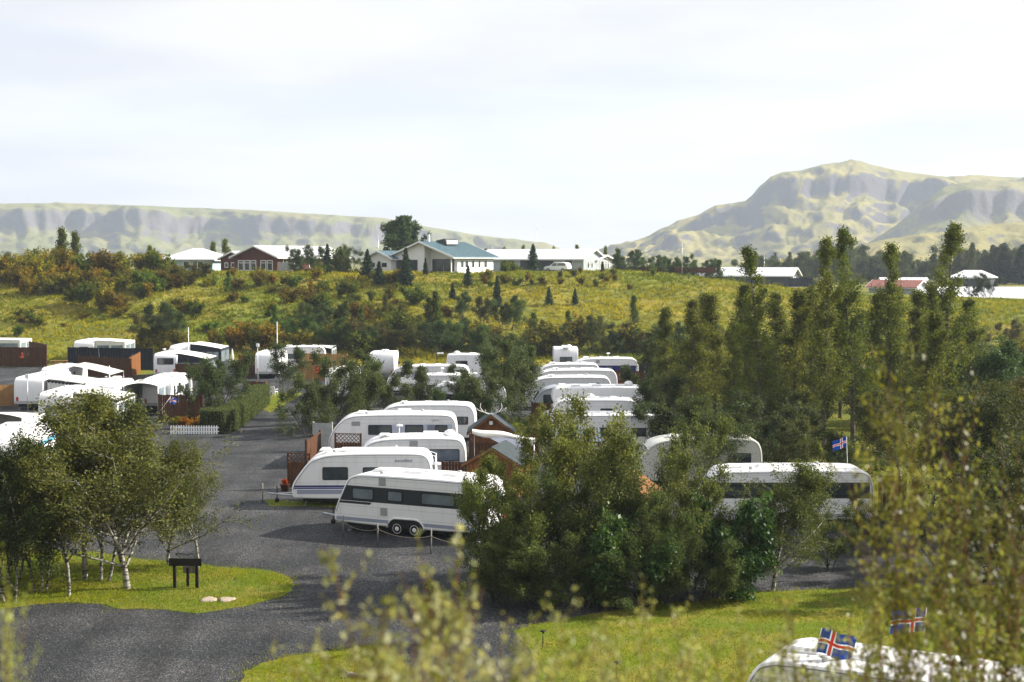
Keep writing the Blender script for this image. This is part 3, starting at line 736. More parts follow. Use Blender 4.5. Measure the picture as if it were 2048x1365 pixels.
def wheel(root, x, half, s=-1, r=.33):
    w_ = .19; z = r; y = -half - .03 + w_; M = Matrix.Scale(-1, 4, (0, 1, 0)) if s > 0 else None
    t = MB(); t.M = M
    t.lathe([(r * .60, 0), (r * .92, 0), (r, .04), (r, w_ - .04), (r * .92, w_), (r * .60, w_)], (x, y, z), 'y', 24); k = fix(t.build('wheel', MT['rubber'], root))
    d = MB(); d.M = M; d.lathe([(r * .64, .0), (r * .66, w_ - .01), (r * .58, w_ + .006), (r * .50, w_ - .015), (r * .22, w_ + .004), (r * .12, w_ + .018), (.001, w_ + .02)], (x, y, z), 'y', 24)
    fix(d.build('rim', MT['white_old'], k))
    h = MB(); h.M = M
    for q in range(8):
        a = 2 * math.pi * q / 8; h.lathe([(r * .105, w_ - .02), (r * .105, w_ + .008)], (x + r * .44 * math.cos(a), y, z + r * .44 * math.sin(a)), 'y', 8)
    h.build('rim_slots', MT['black'], k)
    return k
def caravan(label, loc, rz, L=6.2, W=2.3, H=2.5, style='rake', body='white', bands=(), wins=(), wins2=(), endwin=None, frontwin=True, vents=(), hatches=((1.6, .6), (3.0, .5), (4.3, .6)),
            wheels=None, mast=None, text=None, rack=False, dome=None, ac=None, group='white caravans parked in rows', name='caravan', detail=True, rail='seal', skirt='grey_plastic', pane='pane', stands=False):
    root = empty(name, loc, rz, label, 'caravan', group); prof = profile(style, L, H)
    b = fix(loft_body(prof, W).build('body', MT[body], root))
    # awning rail: thin seal that follows the body's edge
    pr = inset(prof, .085); path = [(x, z) for x, z in pr if z > .75]
    k0 = min(range(len(path)), key=lambda i: path[i][1] + path[i][0] * .0 + (0 if path[i][0] < 1 else 9)); path = path[k0:] + path[:k0]
    for s in (-1, 1): MB().tube([(x, s * (W/2 + .006), z) for x, z in path], .014, 4).build('awning_rail', MT[rail], root)
    # fine pressed lines of the side panels
    pl_ = MB()
    for z in (.74, 1.12, 2.06, 2.28):
        x0_, x1_ = front_x(prof, z) + .14, front_x(prof, z, False) - .14
        for s in (-1, 1): side_plate(pl_, [(x0_, z), (x1_, z), (x1_, z + .012), (x0_, z + .012)], W, s, -.004, .003)
    tagit(pl_.build('panel_lines', MT['panel_line'], root), kind='stuff')
    ch = MB(); ch.box((.5, -W/2 + .25, .22), (L - .25, W/2 - .25, .40)); ch.build('chassis', MT['black'], root)
    # drawbar
    dr = MB(); dr.tube([(.6, -.55, .40), (-1.0, 0, .42)], .04, 5); dr.tube([(.6, .55, .40), (-1.0, 0, .42)], .04, 5); dr.tube([(-.9, 0, .42), (-1.3, 0, .46)], .045, 6)
    db = dr.build('drawbar', MT['steel'], root)
    j = MB(); j.tube([(-.85, .08, .12), (-.85, .08, .8)], .025, 6); j.lathe([(.11, -.03), (.11, .03)], (-.85, .08, .115), 'y', 12); j.build('jockey_wheel', MT['rubber'], db)
    for (sx_, sy_) in ((.7, -1), (.7, 1), (L - .4, -1), (L - .4, 1)):
        m = MB(); m.tube([(sx_, sy_ * (W/2 - .35), .40), (sx_ + (.12 if sx_ > 1 else -.12), sy_ * (W/2 - .3), .03)], .022, 5); m.cbox((sx_ + (.12 if sx_ > 1 else -.12), sy_ * (W/2 - .3), .02), (.14, .14, .04)); m.build('corner_steady', MT['steel'], root)
    wx = wheels or [L * .55]
    for s in (-1, 1):
        x0, x1 = wx[0] - .46, wx[-1] + .46; o = []
        for k in range(13):
            a = math.pi * (1 - k / 12); cx = x0 + .46 if a > math.pi / 2 else x1 - .46
            o.append((cx + .46 * math.cos(a), .35 + .41 * math.sin(a)))
        ln = MB(); side_plate(ln, o, W, s, -.01, .006); fix(ln.build('wheel_arch', MT['black'], root))
        tr = MB(); tr.tube([(p[0], s * (W/2 + .02), p[1]) for p in o], .04, 6); tr.build('arch_trim', MT['white_old'], root)
        for x in wx: wheel(root, x, W/2, s)
    for (z0, z1, x0, x1, mname, slant) in bands:
        for s in (-1, 1):
            o = []; nz_ = 6
            for k in range(nz_ + 1):
                z = z0 + (z1 - z0) * k / nz_; o.append(((front_x(prof, z) + .085 if x0 is None else x0 + slant * (z - z0)), z))
            for k in range(nz_ + 1):
                z = z1 + (z0 - z1) * k / nz_; o.append(((front_x(prof, z, False) - .085 if x1 is None else x1 + slant * (z - z0)), z))
            m = MB(); side_plate(m, o, W, s, -.004, .004); fix(m.build('stripe', MT[mname], root))
    for x, z, w_, h_ in wins: window(root, (x, z), w_, h_, W, -1, pane=pane)
    for x, z, w_, h_ in (wins2 or wins): window(root, (x, z), w_, h_, W, 1, pane=pane)
    for x, z, w_, h_ in vents:
        m = MB(); side_plate(m, [(x + a, z + b_) for a, b_ in rrect(w_, h_, .02, 1)], W, -1, -.01, .012); v = fix(m.build('vent', MT['grey_plastic'], root))
        m = MB()
        for q in range(7): side_plate(m, [(x - w_ * .42, z - h_ * .42 + q * h_ * .13), (x + w_ * .42, z - h_ * .42 + q * h_ * .13), (x + w_ * .42, z - h_ * .38 + q * h_ * .13), (x - w_ * .42, z - h_ * .38 + q * h_ * .13)], W, -1, .01, .016)
        m.build('vent_slat', MT['seal'], v)
    if frontwin:
        # front window follows the raked nose
        za, zb = 1.45, 2.0; xa, xb = front_x(prof, za), front_x(prof, zb); m = MB(); nrm = Vector((-(zb - za), 0, (xb - xa))).normalized()
        for i, (ya, yb) in enumerate(((-.85, -.30), (-.26, .26), (.30, .85))):
            m = MB(); m.prism([Vector((xa, ya, za)) - nrm * .03, Vector((xa, yb, za)) - nrm * .03, Vector((xb, yb, zb)) - nrm * .03, Vector((xb, ya, zb)) - nrm * .03], nrm * .055); fix(m.build('front_window', MT[pane], root))
    for x, sz in hatches:
        zt = H - .02; m = MB(); m.box((x - sz/2, -.32, zt), (x + sz/2, .32, zt + .05)); m.prism([(x - sz/2 + .03, -.29, zt + .05), (x + sz/2 - .03, -.29, zt + .05), (x + sz/2 - .08, -.24, zt + .11), (x - sz/2 + .08, -.24, zt + .11)], (0, .53, 0)); fix(m.build('roof_hatch', MT['white_old'], root))
    for x, y in ((L * .30, -.75), (L * .72, .7)):
        m = MB(); m.lathe([(.07, 0), (.07, .07), (.11, .08), (.10, .12), (.02, .13)], (x, y, H - .02), 'z', 10); m.build('roof_vent', MT['grey_plastic'], root)
    if ac: m = MB(); m.add(*_pillow(ac, 0, H - .01, .9, .62, .20)); m.build('air_conditioner', MT['white'], root)
    if dome: m = MB(); m.lathe([(.28, 0), (.30, .08), (.26, .2), (.14, .28), (.01, .3)], (dome, 0, H - .01), 'z', 14); m.build('satellite_dome', MT['white'], root)
    if mast:
        m = MB(); x, y, h_ = mast; m.tube([(x, y, H - .03), (x, y, H + h_)], .02, 6); m.lathe([(.02, 0), (.19, .04), (.15, .10), (.02, .13)], (x, y, H + h_ - .03), 'z', 12); m.build('aerial', MT['white'], root)
    # rear: lamps, bumper, number plate, window
    xr = L - .012
    m = MB(); m.box((xr - .02, -W/2 + .12, .48), (xr + .05, W/2 - .12, .70)); m.build('bumper', MT['grey_plastic'], root)
    for s in (-1, 1):
        m = MB(); m.cbox((xr + .03, s * (W/2 - .26), .85), (.05, .16, .30)); m.build('rear_lamp', MT['red_lamp'], root)
    if endwin: window(root, (0, endwin[0]), endwin[1], endwin[2], s=1, end=xr + .004, pane=pane)
    # door on the far side
    m = MB(); side_plate(m, [(L * .68 + a, 1.42 + b_) for a, b_ in rrect(.64, 1.76, .12)], W, 1, -.01, .010); dd = fix(m.build('door', MT[body], root))
    m = MB(); side_plate(m, [(L * .68 + a, 1.75 + b_) for a, b_ in rrect(.40, .6, .08)], W, 1, .0, .020); fix(m.build('door_window', MT[pane], dd))
    m = MB(); m.cbox((L * .68 - .24, W/2 + .02, 1.25), (.10, .03, .05)); m.build('handle', MT['black'], dd)
    if text:
        tx, x, z, sz, mname, sh = text
        cu = bpy.data.curves.new('lettering', 'FONT'); cu.body = tx; cu.size = sz; cu.extrude = .003; cu.shear = sh; cu.materials.append(MT[mname])
        o0 = bpy.data.objects.new('lettering', cu); me_ = bpy.data.meshes.new_from_object(o0); bpy.data.objects.remove(o0); o = link('lettering', me_, root); o.location = (x, -W/2 - .006, z); o.rotation_euler = (math.pi/2, 0, 0)
    if rack:
        m = MB()
        for s in (-.5, .5): m.tube([(L - .15, s, 2.35), (L + .12, s, 2.25), (L + .14, s, .9), (L - .02, s, .8)], .022, 5)
        for z in (1.0, 1.6, 2.2): m.tube([(L + .13, -.62, z), (L + .13, .62, z)], .02, 5)
        for q in range(2): m.tube([(L + .15 + .22 * q, -.7, 1.0), (L + .15 + .22 * q, .7, 1.0)], .03, 5)
        m.build('bicycle_rack', MT['white'], root)
    return root
def _pillow(x, y, z, a, b, h):
    vs = [(x-a/2,y-b/2,z),(x+a/2,y-b/2,z),(x+a/2,y+b/2,z),(x-a/2,y+b/2,z),(x-a/2+.12,y-b/2+.08,z+h),(x+a/2-.05,y-b/2+.08,z+h),(x+a/2-.05,y+b/2-.08,z+h),(x-a/2+.12,y+b/2-.08,z+h)]
    return vs, [(3,2,1,0),(4,5,6,7),(0,1,5,4),(1,2,6,5),(2,3,7,6),(3,0,4,7)]

def motorhome(label, loc, rz, L=6.6, W=2.3, H=3.0, wins=(), band=None, endwin=None):
    root = empty('motorhome', loc, rz, label, 'motorhome', 'motorhomes among the caravans')
    prof = chaikin([(1.5, .45), (1.5, 1.75), (.78, 1.80), (.55, 2.05), (.66, H - .28), (1.05, H - .04), (L - .3, H), (L, H - .2), (L, .45)], 1)
    fix(loft_body(prof, W, .06).build('body', MT['white'], root))
    pc = chaikin([(.0, .45), (-.04, .95), (.12, 1.12), (.62, 1.22), (1.15, 1.78), (1.75, 1.85), (1.75, .45)], 1)
    fix(loft_body(pc, 1.95, .08).build('cab', MT['white'], root))
    m = MB(); m.prism([(.62, -.82, 1.235), (.62, .82, 1.235), (1.12, .74, 1.79), (1.12, -.74, 1.79)], (-.03, 0, .03)); fix(m.build('windscreen', MT['pane'], root))
    for s in (-1, 1):
        m = MB(); side_plate(m, [(.78, 1.22), (1.42, 1.22), (1.42, 1.70), (1.14, 1.70)], 1.95, s, -.02, .012); fix(m.build('cab_window', MT['pane'], root))
        m = MB(); m.cbox((.08, s * .72, .86), (.14, .26, .20)); m.build('headlight', MT['pane_pale'], root)
        m = MB(); m.cbox((.72, s * 1.16, 1.38), (.10, .18, .30)); m.build('wing_mirror', MT['black'], root)
        m = MB(); m.cbox((L + .01, s * (W/2 - .22), .85), (.05, .15, .34)); m.build('rear_lamp', MT['red_lamp'], root)
        wheel(root, .82, 1.0, s, .34); wheel(root, L - 1.6, W/2, s, .34)
    m = MB(); m.cbox((-.03, 0, .55), (.12, 1.8, .26)); m.build('bumper', MT['grey_plastic'], root)
    if band: m = MB(); side_plate(m, [(1.75, band[0]), (L - .1, band[0]), (L - .1, band[1]), (1.75, band[1])], W, -1, -.004, .004); fix(m.build('stripe', MT[band[2]], root))
    for x, z, w_, h_ in wins: window(root, (x, z), w_, h_, W, -1); window(root, (x, z), w_, h_, W, 1)
    if endwin: window(root, (0, endwin[0]), endwin[1], endwin[2], s=1, end=L - .004)
    for x in (2.2, 3.6, 5.2):
        m = MB(); m.box((x - .3, -.3, H - .03), (x + .3, .3, H + .07)); m.build('roof_hatch', MT['white_old'], root)
    m = MB(); m.lathe([(.28, 0), (.30, .08), (.26, .2), (.14, .28), (.01, .3)], (L - .9, .3, H - .02), 'z', 14); m.build('satellite_dome', MT['white'], root)
    return root

def awning(label, loc, rz, L=4.6, D=2.7, hi=2.45, lo=1.95, roof='canvas', wall='canvas', gable=False, scallop='canvas_dark', windows=True, open_=False, group='canvas awnings beside the caravans'):
    """tent awning; local x along the caravan, y away from it (0 = caravan wall); roof slopes down along +y"""
    root = empty('awning', loc, rz, label, 'awning', group)
    nu, nv = 12, 8; m = MB(); vs = []; fs = []
    for i in range(nu + 1):
        for j in range(nv + 1):
            u, v = i / nu, j / nv; z = hi + (lo - hi) * v ** 1.25 - .05 * math.sin(math.pi * v) * abs(math.sin(3 * math.pi * u))
            if gable: z -= .22 * abs(2 * u - 1) ** 2
            vs.append((u * L, v * D, z))
    for i in range(nu):
        for j in range(nv): a = i * (nv + 1) + j; fs.append((a, a + 1, a + nv + 2, a + nv + 1))
    vs2 = [(x, y, z - .015) for x, y, z in vs]; n = len(vs)
    m.add(vs, [f[::-1] for f in fs], 0, True); m.add(vs2, fs, 0, True); m.build('roof', MT[roof], root)
    if scallop:
        m = MB(); k = int(L / .26)
        def edge(p, q, nn):
            p, q = Vector(p), Vector(q)
            for i in range(nn):
                a, b = p.lerp(q, i / nn), p.lerp(q, (i + 1) / nn); c = p.lerp(q, (i + .5) / nn)
                m.add([a, b, b + Vector((0, 0, -.10)), c + Vector((0, 0, -.22)), a + Vector((0, 0, -.10))], [(0, 1, 2, 3, 4)])
        edge((0, D + .012, lo - .02), (L, D + .012, lo - .02), k); edge((L + .012, 0, hi - .06), (L + .012, D, lo - .04), int(D / .26)); edge((-.012, 0, hi - .06), (-.012, D, lo - .04), int(D / .26)); m.build('valance', MT[scallop], root)
    if not open_:
        m = MB(); z = lo - .02; m.box((.02, D - .03, .02), (L - .02, D, z)); m.build('front_wall', MT[wall], root)
        for x in (.0, L - .03):
            m = MB(); m.prism([(x, .03, .02), (x, D - .03, .02), (x, D - .03, lo - .04), (x, .03, hi - .04 - (.22 if gable else 0))], (.03, 0, 0)); fix(m.build('side_wall', MT[wall], root))
        if windows:
            kx = max(2, int(L / 1.5))
            for i in range(kx):
                a0 = .2 + i * (L - .3) / kx; a1 = a0 + (L - .3) / kx - .18; m = MB(); m.box((a0, D - .01, .8), (a1, D + .01, lo - .3)); m.build('window', MT['tent_pane'], root)
            for x in (-.012, L + .002):
                for (y0, y1) in ((.25, D / 2 - .1), (D / 2 + .1, D - .25)):
                    m = MB(); m.box((x, y0, .8), (x + .010, y1, lo - .35)); m.build('window', MT['tent_pane'], root)
    for x in (.03, L - .03):
        m = MB(); m.tube([(x, D - .05, 0), (x, D - .05, lo - .03)], .018, 5); m.build('pole', MT['steel'], root)
    return root

# ------------------------------------------------------------------ fences, sheds, small things
def fence(label, p0, p1, h=1.7, m='wood_brown', style='vertical', lattice=0.0, post=1.8, postm=None, group='wooden fences round the pitches', name='fence', bw=.14, gap=.012):
    p0, p1 = Vector(p0), Vector(p1); d = p1 - p0; L = d.length; rz = math.atan2(d.y, d.x)
    root = empty(name, (p0.x, p0.y, p0.z), rz, label, 'fence', group); n = max(1, round(L / post)); top = h - lattice
    for i in range(n + 1):
        x = L * i / n; q = MB(); q.box((x - .045, -.045, -.05), (x + .045, .045, h + .06)); q.build('post', MT[postm or m], root)
    b = MB(); rr = random.Random(int(L * 100))
    if style == 'vertical':
        k = max(1, int(L / (bw + gap)))
        for i in range(k):
            x = L * i / k; o = rr.uniform(-.006, .006); b.box((x, -.075 + o, .05), (x + L / k - gap, -.052 + o, top + rr.uniform(-.015, .015)))
    else:
        k = max(1, int(top / (bw + gap)))
        for i in range(k):
            z = .06 + (top - .06) * i / k; b.box((0, -.075, z), (L, -.052, z + (top - .06) / k - gap))
    tagit(b.build('boards', MT[m], root), kind='stuff')
    for z in (top - .22, .25): q = MB(); q.box((-.02, -.05, z), (L + .02, -.0, z + .08)); q.build('rail', MT[m], root)
    if lattice:
        q = MB(); s = .22; k = int((L + lattice) / s) + 1
        for sg in (1, -1):
            for i in range(-1, k + 1):
                xa = i * s - (lattice if sg > 0 else 0); xb = xa + lattice
                za, zb = (top, h) if sg > 0 else (h, top)
                if xa < 0: t = -xa / (xb - xa); za = za + (zb - za) * t; xa = 0
                if xb > L: t = (L - xa) / (xb - xa); zb = za + (zb - za) * t; xb = L
                if xb - xa < .02 or xa >= L: continue
                y = -.065 + (.008 if sg > 0 else -.008); v = Vector((-(zb - za), 0, xb - xa)).normalized() * .016
                A, B = Vector((xa, y, za)), Vector((xb, y, zb)); q.prism([A - v, B - v, B + v, A + v], (0, .012, 0))
        tagit(q.build('lattice', MT[m], root), kind='stuff'); q = MB(); q.box((-.02, -.08, h), (L + .02, -.03, h + .05)); q.build('top_rail', MT[m], root)
    return root
def hut(label, loc, rz, W=2.3, D=2.4, eave=1.7, ridge=2.6, wall='wood_orange', roof='roof_felt', trim='wood_orange', name='garden_hut', lamp=True, over=.22):
    """gable front at local y = 0 facing -y"""
    root = empty(name, loc, rz, label, 'hut', 'small wooden huts between the caravans'); m = MB()
    m.prism([(-W/2, 0, -.03), (W/2, 0, -.03), (W/2, 0, eave), (0, 0, ridge), (-W/2, 0, eave)], (0, D, 0)); fix(m.build('wall', MT[wall], root))
    sl = (ridge - eave) / (W / 2)
    for s in (-1, 1):
        xo = W/2 + over; zo = eave - sl * over; m = MB(); m.prism([(0, -over, ridge + .01), (s * xo, -over, zo + .01), (s * xo, -over, zo + .07), (0, -over, ridge + .07)], (0, D + 2 * over, 0)); fix(m.build('roof_panel', MT[roof], root))
        m = MB(); m.prism([(0, -over - .03, ridge - .10), (s * xo, -over - .03, zo - .10), (s * xo, -over - .03, zo + .02), (0, -over - .03, ridge + .02)], (0, .028, 0)); fix(m.build('bargeboard', MT[trim], root))
    m = MB(); k = int(W / .16)
    for i in range(k):
        x = -W/2 + W * (i + .5) / k; zt = ridge - sl * abs(x) - .12; m.box((x - W/k/2 + .008, -.022, .0), (x + W/k/2 - .008, -.002, zt))
    tagit(m.build('cladding', MT[wall], root), kind='stuff')
    m = MB(); m.box((-.38, -.045, .02), (.38, -.024, 1.55)); dd = m.build('door', MT[trim], root); m = MB(); m.cbox((.28, -.06, .85), (.04, .05, .12)); m.build('handle', MT['black'], dd)
    if lamp: m = MB(); m.cbox((0, -.07, ridge - .42), (.20, .09, .20)); m.build('wall_lamp', MT['white'], root)
    return root
def pole(label, loc, h, r=.035, m='steel', head=None, name='aerial_pole', cat='pole', lean=0):
    root = empty(name, loc, 0, label, cat, 'thin poles among the caravans'); q = MB(); q.tube([(0, 0, -.05), (lean, 0, h)], [r, r * .8], 7); q.build('shaft', MT[m], root)
    if head == 'box': q = MB(); q.cbox((lean, 0, h + .12), (.26, .22, .30)); q.build('head', MT['white'], root)
    if head == 'cap': q = MB(); q.lathe([(r, 0), (r * 2, .02), (r * 1.6, .1), (.01, .14)], (lean, 0, h), 'z', 10); q.build('head', MT['white'], root)
    return root
def parasol(label, loc, h=2.6, m='canvas_dark'):
    root = empty('parasol', loc, 0, label, 'parasol', 'folded parasols'); q = MB(); q.tube([(0, 0, 0), (0, 0, h)], .025, 7); q.build('pole', MT['steel'], root)
    q = MB(); q.lathe([(.05, h - 1.55), (.20, h - 1.45), (.17, h - 1.0), (.15, h - .75), (.08, h - .2), (.03, h + .02), (.01, h + .08)], (0, 0, 0), 'z', 10); q.build('folded_canopy', MT[m], root)
    q = MB(); q.lathe([(.30, 0), (.28, .07), (.08, .1)], (0, 0, 0), 'z', 12); q.build('base', MT['grey_plastic'], root); return root
def flag(label, loc, h, fw, rz, droop=.25, lean=0, amp=.05, bright=1, tilt=0):
    """flag on a thin staff: blue with a white-edged red cross"""
    root = empty('flag', loc, rz, label, 'flag', 'small national flags on caravans'); q = MB(); q.tube([(0, 0, 0), (lean, 0, h)], .012, 6); q.build('staff', MT['flag_white'], root)
    fh = fw * 18 / 25; nx_, nz_ = 25, 18; vs = []; m = MB()
    for j in range(nz_ + 1):
        for i in range(nx_ + 1):
            u = i / nx_; v = j / nz_; x = u * fw; lx = lean * (h - fh * (1 - v)) / h
            vs.append((lx + x * math.cos(tilt), amp * math.sin(u * 7 + v * 2) * u, h - fh + v * fh - droop * fw * u ** 1.2 + .02 * math.sin(u * 9) + x * math.sin(tilt)))
    def cm(i, j):
        def band(k, a): return 2 if a + 1 <= k < a + 3 else (1 if a <= k < a + 4 else 0)
        bi, bj = band(i, 7), band(j, 7)
        if bi == 2 or bj == 2: return 2
        return 1 if (bi or bj) else 0
    for j in range(nz_):
        for i in range(nx_):
            a = j * (nx_ + 1) + i; m.f.append([a, a + 1, a + nx_ + 2, a + nx_ + 1]); m.m.append(cm(i, j)); m.sm.append(True)
    m.v = vs; m.build('cloth', [MT['flag_blue'], MT['flag_white'], MT['flag_red']], root); return root

# ------------------------------------------------------------------ houses
def house(name, label, loc, rz, W, L, eave, ridge, wall, roof, wins=(), trim='wall_white', over=.5, left_wins=(), hip=False, side_wall=None, porch=None, cat='house', thick=.16):
    """gable front at local y = 0 facing -y, ridge along +y; wins on the gable (x, z, w, h), left_wins on the +x side (y, z, w, h)"""
    root = empty(name, loc, rz, label, cat, 'houses on the plateau'); m = MB(); hy = L * .28 if hip else 0
    if porch:
        x0, x1, dp = porch; zt = lambda x: ridge - (ridge - eave) / (W/2) * abs(x)
        m.prism([(-W/2, 0, -.6), (x0, 0, -.6), (x0, 0, zt(x0)), (0, 0, ridge), (-W/2, 0, eave)] if x0 > 0 else [(-W/2, 0, -.6), (x0, 0, -.6), (x0, 0, zt(x0)), (-W/2, 0, eave)], (0, L, 0))
        m.prism([(x0, dp, -.6), (x1, dp, -.6), (x1, dp, zt(x1))] + ([(0, dp, ridge)] if x0 < 0 < x1 else []) + [(x0, dp, zt(x0))], (0, L - dp, 0))
        m.box((x1 - .18, .02, -.6), (x1 - .02, .18, zt(x1) - .02)); m.box((x0, .0, -.6), (x1, dp, .02))
    elif hip: m.box((-W/2, 0, -.6), (W/2, L, eave))
    else: m.prism([(-W/2, 0, -.6), (W/2, 0, -.6), (W/2, 0, eave), (0, 0, ridge), (-W/2, 0, eave)], (0, L, 0))
    fix(m.build('wall', MT[wall], root))
    sl = (ridge - eave) / (W / 2); xo = W/2 + over; zo = eave - sl * over; ro = empty('roof', (0, 0, 0)); ro.parent = root
    for s in (-1, 1):
        m = MB()
        if hip: m.add([(0, hy, ridge + .05), (s * xo, -over, zo + .05), (s * xo, L + over, zo + .05), (0, L - hy, ridge + .05), (0, hy, ridge + .05 + thick), (s * xo, -over, zo + .05 + thick), (s * xo, L + over, zo + .05 + thick), (0, L - hy, ridge + .05 + thick)], [(0,1,2,3),(4,5,6,7),(0,1,5,4),(1,2,6,5),(2,3,7,6),(3,0,4,7)])
        else: m.prism([(0, -over, ridge + .02), (s * xo, -over, zo + .02), (s * xo, -over, zo + .02 + thick), (0, -over, ridge + .02 + thick)], (0, L + 2 * over, 0))
        fix(m.build('roof_slope', MT[roof], ro))
        if not hip:
            for y in (-over - .03, L + over): m = MB(); m.prism([(0, y, ridge - .06), (s * (xo + .02), y, zo - .08), (s * (xo + .02), y, zo + .04 + thick), (0, y, ridge + .05 + thick)], (0, .03, 0)); fix(m.build('bargeboard', MT[trim], ro))
        if not hip:
            m = MB(); k_ = int((L + 2 * over) / .6); tn_ = Vector((s * xo, 0, zo - ridge)).normalized()
            for q in range(1, k_):
                y = -over + q * (L + 2 * over) / k_; m.prism([(0, y, ridge + .02 + thick), (s * xo, y, zo + .02 + thick), (s * xo, y + .05, zo + .02 + thick), (0, y + .05, ridge + .02 + thick)], (0, 0, .05))
            tagit(m.build('roof_ribs', MT[roof], ro), kind='stuff')
        m = MB(); m.box((s * xo - .09, -over, zo - .08), (s * xo + .09, L + over, zo + .03)); m.build('gutter', MT[trim], ro)
    if hip:
        for yb, ya, sg in ((-over, hy, 1), (L + over, L - hy, -1)):
            m = MB(); m.add([(-xo, yb, zo + .055), (xo, yb, zo + .055), (0, ya, ridge + .055), (-xo, yb, zo + .05 + thick), (xo, yb, zo + .05 + thick), (0, ya, ridge + .052 + thick)], [(0,1,2),(3,4,5),(0,1,4,3),(1,2,5,4),(2,0,3,5)]); fix(m.build('roof_slope', MT[roof], ro))
    def win(c, w_, h_, face, y=0, fr=trim):
        f = MB(); p = MB(); t_ = .12
        if face == 'y':
            x, z = c
            f.box((x-w_/2, y-.06, z-h_/2), (x-w_/2+t_, y+.02, z+h_/2)); f.box((x+w_/2-t_, y-.06, z-h_/2), (x+w_/2, y+.02, z+h_/2)); f.box((x-w_/2+t_, y-.06, z-h_/2), (x+w_/2-t_, y+.02, z-h_/2+t_)); f.box((x-w_/2+t_, y-.06, z+h_/2-t_), (x+w_/2-t_, y+.02, z+h_/2)); p.box((x-w_/2+t_, y-.02, z-h_/2+t_), (x+w_/2-t_, y+.0, z+h_/2-t_))
            if h_ > 1.3 and w_ < 1.6: f.box((x-w_/2+t_, y-.05, z+h_*.22), (x+w_/2-t_, y+.01, z+h_*.22+.09))
        else:
            yy, z = c; x = W/2
            f.box((x-.02, yy-w_/2, z-h_/2), (x+.06, yy-w_/2+t_, z+h_/2)); f.box((x-.02, yy+w_/2-t_, z-h_/2), (x+.06, yy+w_/2, z+h_/2)); f.box((x-.02, yy-w_/2+t_, z-h_/2), (x+.06, yy+w_/2-t_, z-h_/2+t_)); f.box((x-.02, yy-w_/2+t_, z+h_/2-t_), (x+.06, yy+w_/2-t_, z+h_/2)); p.box((x, yy-w_/2+t_, z-h_/2+t_), (x+.02, yy+w_/2-t_, z+h_/2-t_))
        fo = f.build('window', MT[fr], root); p.build('pane', MT['pane'], fo)
    for q in wins: win((q[0], q[1]), q[2], q[3], 'y', q[4] if len(q) > 4 else 0, q[5] if len(q) > 5 else trim)
    for q in left_wins: win((q[0], q[1]), q[2], q[3], 'x')
    return root
# ------------------------------------------------------------------ the houses on the plateau
def gz(x, y): return float(H0(x, y))
def on_hill(px, Y, dz=0): x = XY(px, Y, 9); return Vector((x, Y, gz(x, Y) + dz))
# white house with teal roof: front right corner at picture column 903
th = R(-28); Wt = 10.8; c0 = on_hill(903, 216.5)
loc = Vector((c0.x, c0.y, 9.3)) - Vector((math.cos(th), math.sin(th), 0)) * (Wt / 2)
t = house('white_house', 'white house with teal roof and recessed corner porch on the hilltop', loc, th, Wt, 13.2, 2.65, 4.75, 'wall_white', 'roof_teal',
      wins=[(-3.9, 1.15, 1.2, 1.9, 0, 'wall_dark'), (-1.75, 1.15, 2.2, 1.9, 0, 'wall_dark'), (1.9, 1.25, 1.9, 1.9, 1.8, 'wall_dark'), (3.9, 1.25, 1.9, 1.9, 1.8, 'wall_dark')], over=.7, porch=(.6, 5.4, 1.8),
      left_wins=[(3.2, 1.45, 1.1, 1.3), (4.6, 1.45, 1.1, 1.3), (6.6, 1.45, 1.0, 1.3), (8.6, 1.45, .9, 1.3), (10.6, 1.45, 1.1, 1.3)])
m = MB(); m.box((-.25, 2.2, 4.5), (.1, 2.5, 6.0)); m.build('chimney', MT['wall_white'], t)
m = MB(); m.prism([(-.1, 4.6, 4.8), (1.9, 4.6, 4.35), (1.5, 4.6, 5.4), (-.1, 4.6, 5.1)], (0, 3.6, 0)); fix(m.build('roof_lantern', MT['wall_dark'], t))
for k in range(5): m = MB(); m.box((1.72, 4.75 + k * .68, 4.55), (1.80, 5.3 + k * .68, 5.15)); m.build('lantern_window', MT['white'], t)
cL = on_hill(770, 220)
house('white_house', 'small white gabled wing left of the teal-roofed house', Vector((XY(757, 221, 9), 221, 9.3)), th, 4.6, 9, 2.35, 3.35, 'wall_white', 'roof_teal', wins=[(-1.1, 1.3, 1.2, .9, 0), (1.1, 1.3, 1.2, .9, 0)], over=.5)
# long grey house
th = R(59); gp = Vector((XY(1188, 268, 9), 268, 9.25)); t = house('grey_house', 'long grey house with pale metal roof beside the parked car', gp, th, 8.4, 23.5, 2.35, 4.0, 'wall_grey', 'roof_white', wins=[(-2.3, 1.2, .9, 1.4), (-.9, 1.2, .9, 1.4), (1.6, 1.2, .8, 1.4)], over=.5)
for (y0, w_) in ((2.5, 1.5), (6.5, 3.0), (11, 2.6), (15, 3.0)):
    m = MB(); m.box((-4.26, y0, .1), (-4.19, y0 + w_, 2.1)); m.build('garage_opening' if w_ > 2 else 'window', MT['wall_dark'] if w_ > 2 else MT['pane'], t)  # wide dark panels on the wall, drawn for the garage openings
t2 = house('grey_house', 'low grey annex with narrow windows at the end of the long grey house', gp + Vector((2.3, 3.2, 0)), R(52), 5.4, 5, 2.1, 2.9, 'wall_grey', 'roof_white', wins=[(-1.4, 1.1, .6, 1.7), (-.6, 1.1, .6, 1.7), (.2, 1.1, .6, 1.7), (1.0, 1.1, .6, 1.7)], over=.5)
